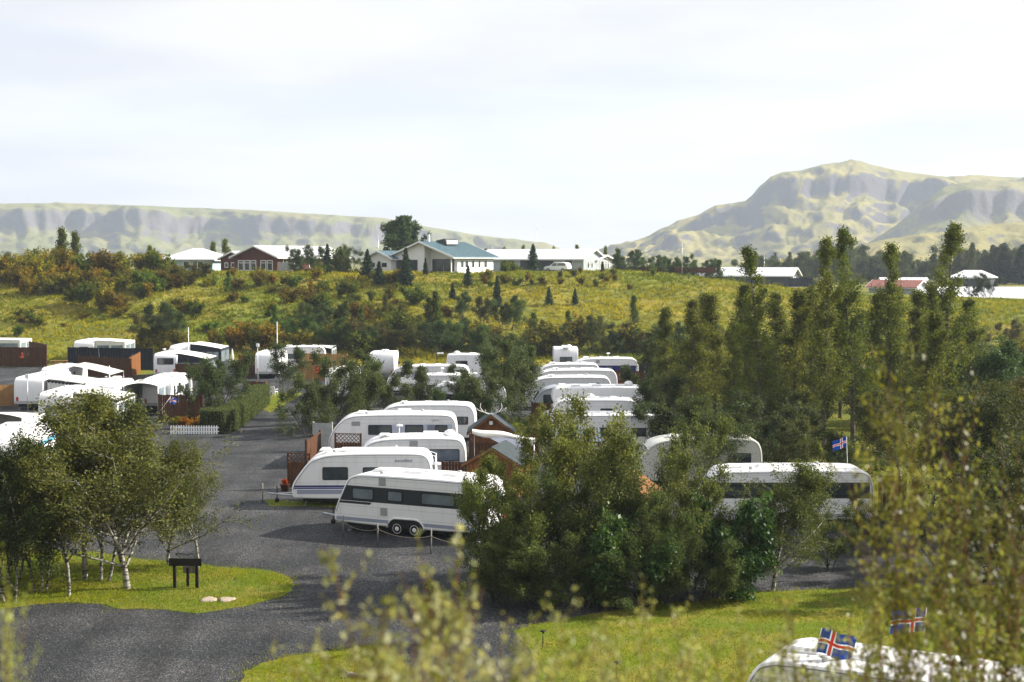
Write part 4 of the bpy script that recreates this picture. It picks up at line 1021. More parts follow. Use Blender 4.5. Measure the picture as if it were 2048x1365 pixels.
# red house
th = R(-30); gp = Vector((XY(511, 236, 9), 236, 9.2))
house('red_house', 'dark red wooden house with white roof and white-framed windows', gp, th, 9.2, 19, 2.7, 4.4, 'wall_red', 'roof_white', wins=[(-3.1, 1.25, 1.2, 1.75), (-1.75, 1.25, 1.2, 1.75), (-.4, 1.25, 1.2, 1.75), (1.7, 1.25, 1.2, 1.75), (3.1, 1.25, 1.2, 1.75)], left_wins=[(2.0, 1.9, 1.0, .9), (5, 1.4, 1.2, 1.3), (9, 1.4, 1.2, 1.3)], over=.6)
house('red_house', 'low red wing with two small windows left of the red house', Vector((XY(466, 241, 9), 241, 9.2)), th, 5.4, 8, 2.4, 3.5, 'wall_red', 'roof_white', wins=[(-1.4, 1.3, .8, .9), (.0, 1.3, .8, .9)], over=.45)
fence('pale grey board screen standing at the red house wall', Vector((XY(558, 228, 9), 228, 9.1)), Vector((XY(584, 226, 9), 226, 9.1)), 1.9, 'slat_grey', group='garden fences')
# pale house left
house('grey_house', 'pale blue house under a low white hipped roof at the left', Vector((XY(375, 246, 9), 246, 9.3)), R(-8), 9.0, 11, 2.2, 3.9, 'wall_blue', 'roof_white', wins=[(-2.6, 1.2, 1.2, 1.3), (-.2, 1.2, 1.2, 1.3), (2.4, 1.2, 1.2, 1.3)], hip=True, over=.6)
# lower houses on the right
x5 = XY(1590, 322, 5); house('grey_house', 'long low house with white roof behind the poplars', Vector((x5, 322, 5.6)), R(66), 8.0, 22, 2.3, 3.9, 'wall_dark', 'roof_white', wins=[(-1.5, 1.2, 1.0, 1.5), (0, 1.2, 1, 1.5)], over=.6)
t = house('red_roofed_house', 'low house with a red metal roof among the poplar tops', Vector((XY(1842, 268, 4), 268, 4.4)), R(55), 6.5, 9, 1.9, 3.0, 'wall_grey', 'roof_red', wins=[(0, 1.0, 1.0, 1.1)])
house('grey_house', 'flat pale roofed building just behind the red metal roof', Vector((XY(1850, 300, 4), 300, 5.0)), R(80), 6, 9, 2.0, 2.5, 'wall_dark', 'roof_white', over=.4)
house('grey_house', 'hip roofed house with white roof in front of dark trees', Vector((XY(1985, 370, 4), 370, 4.9)), R(62), 8, 10, 2.0, 3.6, 'wall_dark', 'roof_white', hip=True, over=.6)
house('white_hall', 'wide low hall with a white metal roof at the right edge', Vector((XY(2150, 262, 4), 258, 3.2)), R(84), 17, 26, 1.0, 3.1, 'wall_grey', 'roof_white', over=.3, cat='hall')
fence('dark board fence beside the low white-roofed house', Vector((XY(1578, 312, 5), 312, 5.5)), Vector((XY(1625, 309, 5), 309, 5.5)), 1.9, 'fence_black', group='garden fences')
fence('long dark garden fence along the hill crest behind trees', Vector((XY(1232, 262, 8), 262, gz(XY(1232, 262, 8), 262))), Vector((XY(1430, 250, 7), 250, gz(XY(1430, 250, 7), 250))), 1.0, 'wood_brown', group='garden fences')
# parked car by the long grey house
def suv(label, loc, rz):
    root = empty('parked_car', loc, rz, label, 'car'); L = 4.6; W = 1.85
    fix(loft_body(chaikin([(0, .38), (-.02, .75), (.15, .98), (1.15, 1.08), (1.85, 1.68), (2.4, 1.78), (4.2, 1.74), (4.55, 1.1), (4.6, .4)], 1), W, .10).build('body', MT['white'], root))
    for s in (-1, 1):
        m = MB(); side_plate(m, [(1.45, 1.10), (2.55, 1.12), (2.55, 1.60), (1.92, 1.60)], W, s, -.03, .008); fix(m.build('side_window', MT['pane'], root))
        m = MB(); side_plate(m, [(2.65, 1.12), (4.25, 1.14), (4.08, 1.60), (2.65, 1.60)], W, s, -.03, .008); fix(m.build('side_window', MT['pane'], root))
        m = MB(); m.cbox((.05, s * .68, .82), (.22, .36, .18)); m.build('headlight', MT['pane_pale'], root)
        for x in (.85, 3.7): wheel(root, x, W/2, s, .36)
    m = MB(); m.prism([(1.18, -.74, 1.11), (1.18, .74, 1.11), (1.82, .66, 1.66), (1.82, -.66, 1.66)], (-.035, 0, .035)); fix(m.build('windscreen', MT['pane'], root))
    m = MB(); m.box((-.06, -.5, .62), (.02, .5, .92)); m.build('grille', MT['black'], root); m = MB(); m.box((-.08, -.85, .40), (.1, .85, .56)); m.build('bumper', MT['grey_plastic'], root)
suv('white off-road car parked in front of the long grey house', (XY(1092, 250, 9), 250, gz(XY(1092, 250, 9), 250) + .02), R(-28))
pl = lambda px, Y, h, lab, head=None, r=.05: pole(lab, (XY(px, Y, 8), Y, gz(XY(px, Y, 8), Y)), h, r, 'steel', head, 'lamp_post' if head else 'flag_pole', 'pole')
pl(1073, 275, 8.5, 'tall street lamp post behind the long grey house', 'cap'); pl(1364, 246, 6.2, 'white flagpole on the crest right of the grey house'); pl(1528, 300, 7, 'thin mast rising behind the low white-roofed house'); pl(757, 228, 6.3, 'thin mast behind the teal-roofed house wing')

# ------------------------------------------------------------------ caravans, centre-left row, front to the road
def car_at(px, Y, z=0): return (XY(px, Y, 1.2), Y, 0)
# C1, twin axle with charcoal band: rear end nearer
a1 = R(-25)
caravan('twin axle caravan with charcoal window band, nearest of the centre row', (XY(697, 60.3, .8), 60.5, 0), a1, L=6.9, W=2.4, style='slant', wheels=[3.05, 3.86],
    bands=[(1.34, 1.98, None, 6.55, 'charcoal', 0), (1.22, 1.32, None, 1.75, 'charcoal', .9), (.50, .64, .12, 6.6, 'grey_band', 0)], wins=[(1.42, 1.66, 1.05, .50), (2.95, 1.66, .72, .46), (4.95, 1.66, 1.55, .50)], pane='pane_blue',
    vents=[(2.35, 2.22, .34, .34), (2.42, .98, .34, .34)], hatches=((1.7, .7), (3.3, 1.0), (5.0, .7)), mast=(4.05, .4, .35), endwin=(1.65, 1.4, .5))
# C2
caravan('caravan with navy blue stripe, behind the twin axle one', (XY(590, 66.3), 66.3, 0), R(1), L=6.5, style='nose', bands=[(.92, 1.0, None, 6.3, 'navy', 0), (.84, .90, None, 6.3, 'navy', 0), (.60, .80, .25, 6.3, 'grey_band', 0)],
    wins=[(2.02, 1.55, 1.18, .60), (3.7, 1.62, .82, .44), (5.2, 1.55, .9, .5)], hatches=((1.45, .5), (2.8, 1.3), (4.6, .6)), text=('excellent', 4.75, 2.08, .22, 'navy', .4), rack=True, endwin=(1.6, 1.2, .5), body='white_old')
# C3
caravan('caravan with one wide blue-grey window at its rear, third in row', (XY(707, 71.8), 71.8, 0), R(2), L=5.75, style='round', wins=[(4.62, 1.62, 1.55, .62), (1.5, 1.62, 1.1, .5)], pane='pane_blue', vents=[(3.1, 2.15, .42, .42)], hatches=((1.6, .6), (3.0, .5), (4.2, .9)), mast=(2.35, -.3, .5), ac=3.9, dome=4.9, body='white_old')
# C4
caravan('long caravan with pale blue band and three dark windows', (XY(662, 82.5), 82.0, 0), R(1), L=7.4, H=2.58, style='round', bands=[(1.38, 2.0, 2.3, 7.12, 'pale_band', 0), (1.40, 1.98, 5.7, 6.6, 'pale_blue', 0)], wins=[(3.0, 1.69, 1.35, .56), (4.95, 1.71, 1.05, .54), (6.5, 1.71, .72, .50)],
    text=('adora', 5.95, 2.18, .18, 'seal', 0), ac=4.3, hatches=((1.9, .6), (3.2, .8), (5.6, .5)), vents=[(1.62, 2.05, .5, .26)])
# C5
caravan('plain white caravan at the back of the centre row before the willows', (XY(748, 88.5), 88.5, 0), R(-1), L=6.4, style='round', wins=[(5.6, 1.5, .7, .5), (2.2, 1.5, 1.2, .5)], hatches=((1.9, .5), (3.4, .6), (5.0, .6)))
# right row
caravan('caravan with dark window band and a flag, far right behind the leaning tree', (XY(1392, 61.0), 61.0, 0), R(0), L=7.4, W=2.4, style='rake', bands=[(1.30, 1.98, None, 7.2, 'charcoal', 0), (.5, .64, .15, 7.2, 'grey_band', 0)], wins=[(1.6, 1.64, 1.1, .5), (3.6, 1.64, .8, .46), (6.0, 1.64, 1.4, .5)], hatches=((1.6, .6), (3.2, 1.2), (5.4, .8)), wheels=[3.6, 4.4], endwin=(1.6, 1.3, .5))
caravan('cream caravan in tree shade with one rounded rear window', (XY(1268, 71.5), 71.5, 0), R(1), L=6.3, style='round', body='cream', wins=[(5.15, 1.5, 1.15, .56), (2.2, 1.5, 1.2, .5)], hatches=((2.0, .6), (3.4, .6), (4.8, .6)), text=('CAMPING', 4.9, 2.08, .13, 'seal', 0))
caravan('white caravan with box nose half hidden by birch tops', (XY(1150, 82.5), 82.5, 0), R(0), L=6.2, style='box', wins=[(1.4, 1.5, 1.2, .55), (3.6, 1.5, .9, .5)], frontwin=False)
caravan('white caravan with single green-black window in the right row', (XY(1090, 91.5), 91.5, 0), R(0), L=6.0, style='slant', wins=[(1.95, 1.55, 1.16, .56), (3.9, 1.75, .8, .36)], hatches=((1.9, .5), (3.1, .9), (4.4, .5)), dome=2.9)
motorhome('motorhome with overcab bed and dark side band in the right row', (XY(1086, 95.5), 95.5, 0), R(1), L=6.7, H=2.95, band=(1.78, 1.98, 'black'), wins=[(4.2, 1.5, 1.1, .5)])
caravan('silver grey caravan with large black front side window', (XY(1062, 101), 101, 0), R(0), L=6.3, style='round', body='silver', wins=[(1.45, 1.6, 1.2, .62), (4.2, 1.6, 1, .5)], hatches=((2.2, .6), (4.4, .7)), rail='black')
caravan('round nosed white caravan behind the silver grey one', (XY(1050, 109), 109, 0), R(0), L=6.6, style='round', wins=[(5.3, 1.85, .75, .4)], bands=[], hatches=((2.0, .6), (4.2, .6)))
caravan('white caravan sixth from the hut in the right row', (XY(1062, 116), 116, 0), R(0), L=7.0, style='round', wins=[(3, 1.6, 1.1, .5)], hatches=((2.0, .6), (3.4, .5), (4.6, 1.2)))
caravan('white caravan with lavender shaded side near the row end', (XY(1068, 122.5), 122.5, 0), R(0), L=5.7, style='round', wins=[(2, 1.5, 1.1, .5)])
caravan('caravan with navy band and two pale windows at the row end', (XY(1137, 129.5), 129.5, 0), R(0), L=6.3, style='round', bands=[(1.25, 1.85, 2.0, 6.05, 'navy', .0)], wins=[(3.6, 1.55, .72, .42), (5.1, 1.55, .95, .46)], pane='pane_pale', mast=(3.6, 0, .35), vents=[(2.6, 2.2, .34, .3)])
motorhome('small motorhome at the far end of the right row', (XY(1132, 135.5, 2), 135.5 + 5.2, 0), R(-90), L=5.2, H=3.0, wins=[(3.3, 1.5, .9, .5)], endwin=(1.9, 1.2, .5))
# bottom right corner
caravan('caravan at the bottom right corner under two flags', (XY(1490, 32.9, 2), 32.9, 0), R(-30), L=7.2, W=2.4, style='slant', wins=[(1.6, 1.6, 1.1, .5), (4.4, 1.6, 1.3, .5)], hatches=((1.5, .7), (3.0, .9), (4.8, .7)), bands=[(.5, .64, .15, 6.8, 'grey_band', 0)])
# middle, between the willows
caravan('caravan with blue framed small windows among the willows', (XY(775, 120.5), 120.5, 0), R(0), L=7.0, style='round', wins=[(1.2, 1.75, .7, .4), (4.0, 1.75, .9, .4), (6.3, 1.9, .8, .5)], pane='pane_blue', bands=[(1.5, 1.75, 1.9, 6.8, 'pale_band', 0)])
caravan('white caravan with dark lower window showing between willows', (XY(838, 111), 111, 0), R(0), L=3.9, style='box', wins=[(1.6, 1.45, 1.9, .55)], mast=(1.8, 0, .4), frontwin=False)
caravan('round nosed caravan almost covered by willow leaves', (XY(848, 103), 103, 0), R(0), L=6.0, style='round', wins=[(2.2, 1.5, 1.2, .5)])
# end-on: rear towards the camera
EN = R(-90)
def end_on(label, pxl, Y, px_w=None, L=6.5, **k):
    W = k.pop('W', 2.25); x = XY(pxl, Y, 1.5) + W / 2
    return caravan(label, (x, Y + L, 0), EN + k.pop('turn', 0), L=L, W=W, **k)
c6 = end_on('white caravan end with a round brown emblem by the road', 650, 113.5, L=6, style='box', endwin=None)
m = MB(); m.lathe([(.30, 0), (.30, .012), (.001, .013)], (6.0, -.45, 1.62), 'x', 14); e = m.build('emblem', MT['wood_brown'], c6); m = MB(); m.lathe([(.19, 0), (.19, .012), (.001, .013)], (6.012, -.43, 1.60), 'x', 12); m.build('emblem_disc', MT['stone'], e)
m = MB()
for k in range(3): m.box((5.99, -.75 + .1 * k, 2.05 + .14 * k), (6.003, .5 - .2 * k, 2.09 + .14 * k))
m.build('lettering', MT['seal'], c6)
motorhome('motorhome rear end with flat roof boxes behind the willows', (XY(775, 139), 139, 0), EN, L=6, H=2.7)
motorhome('motorhome with overcab facing right beside the deck fence', (XY(993, 131), 131.5, 0), R(185), L=4.6, H=2.75, wins=[(3.3, 1.9, 1.1, .5)])
end_on('caravan rear with wide grey window behind the round hedge tree', 284, 106, L=6.8, style='box', wins=[(2, 1.5, 1.1, .5), (4.6, 1.55, 1.2, .6), (6.0, 1.5, .5, .9)], endwin=None)
end_on('caravan with wide black rear window next to the dark fence', 307, 135, L=6.6, style='slant', endwin=(1.75, 1.55, .62), mast=(4.5, -.6, .25))
caravan('raised front caravan with blue window behind the black windowed one', (XY(358, 147), 147, .0), R(88), L=6.8, style='slant', wins=[(2, 1.5, 1.1, .5)], pane='pane_blue', group='white caravans parked in rows')
end_on('caravan with blue framed rear window behind the long black fence', 147, 156, L=6, style='box', endwin=(1.5, 1.0, .7), pane='pane_pale')
end_on('plain caravan end with a lamp box pole in front', 33, 107.5, L=6.5, style='box', turn=R(-2))
end_on('caravan under the raised grey canopy, behind the plain ended one', 81, 117, L=5.6, style='box')
end_on('caravan end with grey graphics showing above the yellow birch', 76, 95, L=6.5, style='box', endwin=(1.35, 1.2, .5), pane='pane_pale', body='white_old')
end_on('caravan roof behind the yellow birch crown with gabled awning', 168, 103, L=6.2, style='round')
end_on('caravan rear with red lamps beside the tan board fence', 510, 136, L=5.6, style='box')
caravan('caravan behind the small trees left of the gabled awning', (XY(548, 147), 147, 0), R(0), L=5.5, style='round', wins=[(2, 1.5, 1.1, .5)])
# left edge: old caravan with a light blue stripe, long side to the right
lx = XY(-118, 64); caravan('big white caravan with light blue stripe at the left edge', (lx, 76.5, 0), R(-84), L=8.4, W=2.5, H=2.75, style='box', body='white_old', bands=[(1.80, 2.02, .3, 8.1, 'cyan_band', 0)], wins=[(2.0, 1.35, 1.2, .5), (5.2, 1.35, 1.2, .5)])

# awnings (local y = away from the caravan, turned so that the roof falls to the right)
AW = R(-90)
def aw(label, px, Y, **k): return awning(label, (XY(px, Y, 2), Y + k.get('L', 4.6), 0), AW, **k)
aw('grey canvas awning with scalloped edge beside the plain ended caravan', 94, 107.8, L=4.6, D=2.7, hi=2.35, lo=2.0, roof='canvas_grey')
aw('raised grey canopy with an open dark front on the left', 140, 117.4, L=4.0, D=3.4, hi=2.65, lo=1.9, roof='canvas_grey', open_=True, scallop=None)
aw('beige awning with scalloped edge above the yellow birch', 145, 95.4, L=4.6, D=3.0, hi=2.45, lo=2.0, roof='canvas_grey')
awning('white awning with pointed gable end right of the yellow birch', (XY(247, 103.4, 2), 103.4, 0), R(0), L=2.5, D=4.2, hi=2.42, lo=2.36, gable=True, scallop=None)
aw('white awning joined to the caravan behind the black fence', 190, 156.3, L=4.2, D=3.3, hi=2.55, lo=2.35, scallop=None)
aw('dark sided awning beside the black windowed caravan', 352, 135.3, L=4.4, D=3.0, hi=2.5, lo=1.95, wall='canvas_dark', scallop=None)
aw('dark sided awning of the caravan in the back row by the pole', 380, 147.3, L=4.4, D=3.2, hi=2.7, lo=2.2, wall='canvas_dark', scallop=None)
awning('white awning with gabled end above the tan board fence', (XY(600, 146.5, 2), 146.5, 0), R(0), L=3.3, D=3.6, hi=2.45, lo=2.4, gable=True)
aw('white awning with clear windows at the far left edge', -70, 160, L=4.0, D=6.2, hi=2.45, lo=2.35, scallop=None)
awning('cream awning with striped arched windows over the left edge caravan', (XY(-70, 78.5, 2), 78.2, 0), R(-6), L=3.4, D=3.0, hi=2.95, lo=2.7, gable=True, scallop=None)

# ------------------------------------------------------------------ fences and boards
def gp(px, Y): return (XY(px, Y), Y, 0)
fence('brown board fence at the far left with a red hose box', gp(-60, 152), gp(93, 151), 2.1)
fence('tall brown board fence end beside the grass strip, far left', gp(60, 157), gp(94, 151.3), 2.4)
fence('long black fence in front of the caravan with blue rear window', gp(137, 148), gp(306, 146), 2.3, 'fence_black', bw=.3)
fence('brown board fence in front of the black fence', gp(157, 139), gp(263, 135), 2.0)
fence('orange gate panel at the end of the brown fence', gp(259, 135.3), gp(280, 143.5), 2.1, 'wood_orange')
fence('brown fence behind the round crowned tree', gp(352, 133.8), gp(420, 133.4), 1.6)
fence('brown fence panel with orange edge left of the caravan with red lamps', gp(478, 137), gp(509, 137.5), 2.2)
fence('tan board fence with a red hose box, lower row', gp(600, 134), gp(655, 133.4), 1.9, 'wood_tan')
fence('tan board fence behind the small roof, upper row', gp(596, 143), gp(694, 141.5), 2.0, 'wood_tan')
fence('small brown gate with orange post by the grass corner', gp(495, 116), gp(532, 115), 1.5, postm='wood_orange', post=1.3)
fence('dark brown board fence behind the flower bed and hedge', gp(318, 100), gp(405, 99.4), 1.9)
fence('tan vertical board fence behind the left edge awning', gp(-30, 109.5), gp(33, 110.5), 1.7, 'wood_tan')
fence('wooden deck railing between two motorhomes', gp(822, 134), gp(900, 133.4), 1.3, 'wood_orange', 'horizontal', bw=.1, gap=.05)
fence('orange rail returning along the side of the deck', gp(893, 131.5), gp(902, 135), 1.5, 'wood_orange', 'horizontal', bw=.1, gap=.05)
fence('dark lattice topped fence at the nose of the blue striped caravan', gp(577, 70.5), gp(620, 70.2), 1.75, lattice=.42)
fence('lattice topped brown screen beside the long caravan front', gp(671, 78.5), gp(722, 78.3), 1.75, lattice=.45)
fence('short brown fence with lamps pointing to the road', gp(612, 77.3), gp(640, 81.5), 1.55, 'wood_brown', 'horizontal')
fence('pale grey slatted screen at the front of the long caravan', gp(627, 84.5), gp(664, 84.2), 1.7, 'slat_grey', 'horizontal')
fence('brown fence with lattice top behind the wide windowed caravan', gp(940, 76.5), gp(1075, 75.8), 1.95, lattice=.4)
fence('low dark brown fence at the rear of the blue striped caravan', gp(885, 69.8), gp(1010, 69.5), 1.45)
fence('orange lattice fence in front of the box nosed caravan', gp(1098, 86.8), gp(1146, 86.6), 1.9, 'wood_orange', lattice=.6, postm='wood_dark')
fence('dark brown screen and bench boards below the navy banded caravan', gp(1222, 124.5), gp(1288, 124), 1.7)
fence('orange deck boards at the end of the right row', gp(1228, 117.5), gp(1300, 117), 1.3, 'wood_orange', 'horizontal')
fence('black fence at the far end of the right row', gp(1278, 130), gp(1306, 128.5), 2.0, 'fence_black')
fence('small brown stall front with a pale counter left of the silver caravan', gp(1064, 97.5), gp(1100, 97.2), 1.6, 'wood_brown')
fence('dark brown fence behind the cream caravan rear', gp(1530, 76), gp(1600, 75.5), 1.4)
fence('orange brown fence glimpsed beyond the cream caravan', gp(1462, 84), gp(1500, 83.8), 1.5, 'wood_orange', 'horizontal')
fence('brown fence at the rear of the flagged caravan', gp(1758, 62.5), gp(1810, 62.0), 1.9)
# white picket fence: every picket its own piece
pr_ = empty('picket_fence', gp(340, 92.4), 0, 'low white picket fence in front of the flower bed', 'fence', 'wooden fences round the pitches')
pkm = MB(); pkm.prism([(-.055, 0, 0), (.055, 0, 0), (.055, 0, .50), (0, 0, .60), (-.055, 0, .50)], (0, .025, 0)); pk = pkm.mesh('picket', MT['white_old'])
for k in range(19): link('picket', pk, pr_, loc=(.08 + k * .165, 0, .02), rz=rs.uniform(-.05, .05))
for z in (.16, .42): m = MB(); m.box((0, .027, z), (3.2, .06, z + .06)); m.build('rail', MT['white_old'], pr_)
# hedge: clipped, L-shaped
def hedge(label, segs, h, wd, dens, seed):
    root = empty('hedge', segs[0][0], 0, label, 'hedge'); rg = np.random.default_rng(seed); P = []; core = MB(); o = Vector(segs[0][0])
    for a, b in segs:
        a, b = Vector(a) - o, Vector(b) - o; d = (b - a); L = d.length; d.normalize(); nrm = Vector((-d.y, d.x, 0)); n = int(dens * (2 * L * h + L * wd + 2 * wd * h))
        f = rg.uniform(0, 1, n); u = rg.uniform(0, L, n); s = rg.uniform(-wd/2, wd/2, n); z = rg.uniform(.03, h, n); fa = rg.choice([0, 1, 2, 3, 4], n, p=[.34, .34, .22, .05, .05])
        s = np.where(fa == 0, -wd/2, np.where(fa == 1, wd/2, s)); z = np.where(fa == 2, h, z); u = np.where(fa == 3, 0, np.where(fa == 4, L, u))
        Q = np.array(a)[None] + np.outer(u, np.array(d)) + np.outer(s, np.array(nrm)); Q[:, 2] += z; P.append(Q + rg.normal(0, .055, Q.shape))
        k = Vector(nrm) * (wd/2 - .07); core.prism([a - k + d * .06, b - k - d * .06, b + k - d * .06, a + k + d * .06], (0, 0, h - .08))
    P = np.concatenate(P); core.build('dark_core', MT['hedge_core'], root)  # solid dark core added inside so the leaves don't show through
    link('foliage', fast_mesh('foliage', leaf_quads(P, .10, rg, .2), 4, MT['leaf_hedge'], np.clip(rg.normal(.4, .25, len(P)), 0, 1)), root)
mat('hedge_core', (.018, .022, .008), .9, .1)
hedge('clipped green hedge with a square corner beside the road', [((XY(405, 93.6), 93.6, 0), (XY(456, 93.2), 93.2, 0)), ((XY(450, 93), 93.9, 0), (XY(530, 113), 112, 0))], 1.55, 1.1, 260, 31)

# ------------------------------------------------------------------ huts and odds and ends
h1 = hut('orange wooden hut with dark green roof and antlers on top', gp(982, 80), R(0), 2.3, 2.2, 1.75, 2.62)
an = empty('antlers', (XY(982, 80, 2.7), 80.3, 2.66), 0, 'pale antlers fixed on the ridge of the orange hut', 'antlers'); 
for s in (-1, 1):
    m = MB(); m.tube([(s * .12, 0, 0), (s * .45, .05, .12), (s * .62, .08, .38), (s * .58, .1, .62)], [.035, .03, .025, .01], 6); m.tube([(s * .45, .05, .12), (s * .72, .0, .22), (s * .86, 0, .38)], [.025, .02, .008], 5); m.tube([(s * .3, .03, .06), (s * .34, 0, .28)], [.02, .008], 5); m.build('antler', MT['bone'], an)
m = MB(); m.box((-.14, -.05, -.03), (.14, .05, .03)); m.build('skull_plate', MT['bone'], an)
hut('wooden hut with dark blue roof half hidden behind the birch tops', gp(978, 68.2), R(8), 2.6, 2.4, 1.6, 2.35, name='garden_hut', lamp=False, roof='blue_roof') if False else hut('wooden hut with dark roof half hidden behind the birch tops', gp(985, 68.2), R(-14), 2.6, 2.4, 1.6, 2.35, lamp=False)
hut('orange hut glimpsed through the leaves of the middle birches', gp(1242, 59.5), R(-20), 1.9, 2.0, 1.6, 2.25, lamp=False, roof='wood_orange')
lt = empty('lean_to', gp(1152, 76.5), 0, 'lean-to with a blue grey corrugated roof behind the birches', 'lean-to')
m = MB(); vs = []; fs = []; K = 84
for i in range(K + 1):
    x = -1.35 + 2.7 * i / K; z = .028 * math.sin(i * math.pi / 2.8)
    vs += [(x, -.9, 1.72 + z), (x, .9, 2.25 + z)]
for i in range(K): fs.append((2*i, 2*i+2, 2*i+3, 2*i+1))
m.add(vs, fs); m.build('corrugated_roof', MT['corrugated'], lt)
for x in (-1.25, 1.25):
    for y, z in ((-.8, 1.68), (.8, 2.15)): m = MB(); m.box((x - .05, y - .05, -.03), (x + .05, y + .05, z)); m.build('post', MT['wood_brown'], lt)
m = MB(); m.box((-1.3, -.84, 1.60), (1.3, -.76, 1.68)); m.build('beam', MT['wood_brown'], lt)
ra = empty('rolled_awning', gp(945, 74.6), R(-4), 'half rolled striped canvas awning sagging over the brown fence', 'awning', 'canvas awnings beside the caravans')
m = MB(); vs = []; fs = []
for i in range(15):
    u = i / 14; rr_ = .13 + .07 * math.sin(math.pi * min(1, u * 1.6)) ; cz = 2.36 - .42 * u
    for k in range(10):
        a = 2 * math.pi * k / 10; vs.append((u * 3.3, rr_ * 1.9 * math.cos(a), cz + rr_ * math.sin(a) - .05 * math.sin(u * 9)))
for i in range(14):
    for k in range(10): fs.append((i*10+k, i*10+(k+1)%10, (i+1)*10+(k+1)%10, (i+1)*10+k))
m.add(vs, fs, 0, True); m.build('canvas_roll', MT['canvas'], ra)
m = MB(); vs = []; fs = []
for i in range(13):
    u = i / 12; z = 2.22 - .36 * u
    for j in range(5): v = j / 4; vs.append((.9 + u * 2.4, -.28 - .16 * math.sin(math.pi * u) * v, z - v * .42 * math.sin(math.pi * (.1 + .8 * u))))
for i in range(12):
    for j in range(4): a = i * 5 + j; fs.append((a, a + 1, a + 6, a + 5))
m.add(vs, fs, 0, True); m.build('hanging_canvas', MT['pale_band'], ra)
for x, z in ((.1, 2.3), (3.25, 1.9)): m = MB(); m.tube([(x, 0, -.03), (x, 0, z)], .02, 6); m.build('pole', MT['steel'], ra)
def wheelie(label, loc):
    r_ = empty('wheeled_bin', loc, R(12), label, 'bin'); m = MB(); m.add([(-.24, -.26, .06), (.24, -.26, .06), (.24, .24, .06), (-.24, .24, .06), (-.29, -.33, 1.0), (.29, -.33, 1.0), (.29, .33, 1.0), (-.29, .33, 1.0)], [(3,2,1,0),(4,5,6,7),(0,1,5,4),(1,2,6,5),(2,3,7,6),(3,0,4,7)]); m.build('body', MT['bin_green'], r_)
    m = MB(); m.prism([(-.31, -.36, 1.005), (.31, -.36, 1.005), (.31, .36, 1.06), (-.31, .36, 1.06)], (0, 0, .05)); m.build('lid', MT['bin_green'], r_)
    for s in (-1, 1): m = MB(); m.lathe([(.11, -.03), (.11, .03)], (s * .25, .24, .11), 'x', 12); m.build('wheel', MT['rubber'], r_)
    m = MB(); m.tube([(-.25, .40, 1.0), (.25, .40, 1.0)], .02, 6); m.build('handle', MT['rubber'], r_)
wheelie('dark green wheeled bin right of the antlered hut', gp(1034, 83.5))
parasol('folded black parasol standing behind the antlered hut', gp(1000, 84), 2.7); parasol('folded black parasol standing inside the brown fence', gp(197, 142), 2.6); parasol('folded white parasol by the back row on the left', gp(465, 140), 2.6, 'canvas')
def hosebox(label, px, Y, z):
    r_ = empty('hose_box', (XY(px, Y, z), Y, z), 0, label, 'box', 'red hose boxes on fences'); m = MB(); m.add(*_pillow(0, 0, 0, .34, .18, .62)); m.build('case', MT['orange'], r_); m = MB(); m.lathe([(.11, 0), (.11, .02)], (0, -.085, .32), 'y', 12); m.build('dial', MT['red_lamp'], r_)
    m = MB(); m.box((-.18, .05, -.05), (.18, .09, .66)); m.build('back_plate', MT['wood_dark'], r_)
hosebox('orange red hose box on the far left brown fence', 44, 151.1, .95); hosebox('orange red hose box on the tan board fence', 635, 133.3, .75)
st = empty('grill_shelter', gp(648, 131.5), R(6), 'small dark mono-pitch roof on pale posts at the tan fence', 'shelter')
m = MB(); m.prism([(-1.1, -.6, 1.75), (1.1, -.6, 1.95), (1.1, -.6, 2.02), (-1.1, -.6, 1.82)], (0, 1.2, 0)); fix(m.build('roof', MT['fence_black'], st))
for x, z in ((-1, 1.74), (.7, 1.9), (1.0, 1.93)): m = MB(); m.box((x - .05, -.5, -.02), (x + .05, -.4, z)); m.build('post', MT['wood_tan'], st)
for (lab, px, Y, h, hd) in (('white pole in front of the dark sided awning', 378, 137, 4.9, None), ('white pole behind the gabled awning left of the pine trees', 555, 142, 5.2, None), ('short pole with a white box head above the brown fence panel', 516, 134.5, 3.2, 'box'),
        ('dark pole with a white lamp box by the plain caravan end', 56, 104, 2.75, 'box'), ('pale pole with a white cap behind the yellow birch', 220, 106, 3.5, None), ('thin white aerial pole beside the left caravans', 342, 104.5, 1.9, None)):
    pole(lab, gp(px, Y), h, (.04 if h > 4 else .035), 'white' if h > 3 else 'steel', hd)
# flags
flag('flag with red cross on the roof of the flagged caravan', (XY(1694, 61.5, 2.7), 61.4, 2.58), 1.15, -.62 if False else .62, R(180), droop=.35, lean=.06, amp=.06)
f1 = G(1632, 1308, 2.62); flag('large flag with red cross lying back at the bottom right caravan', (f1.x, f1.y + .1, 2.56), .62, .78, R(-8), droop=.42, lean=.14, amp=.05, tilt=R(8))
f2 = G(1848, 1262, 2.62); flag('drooping flag seen through the bush at the bottom right', (f2.x, f2.y, 2.55), .62, .8, R(172), droop=.12, lean=-.05, amp=.08)
fl = flag('small flag on a slanted staff above the dark brown fence', (XY(322, 98), 98, 1.0), .95, .5, R(20), droop=.5, lean=.7, amp=.04)
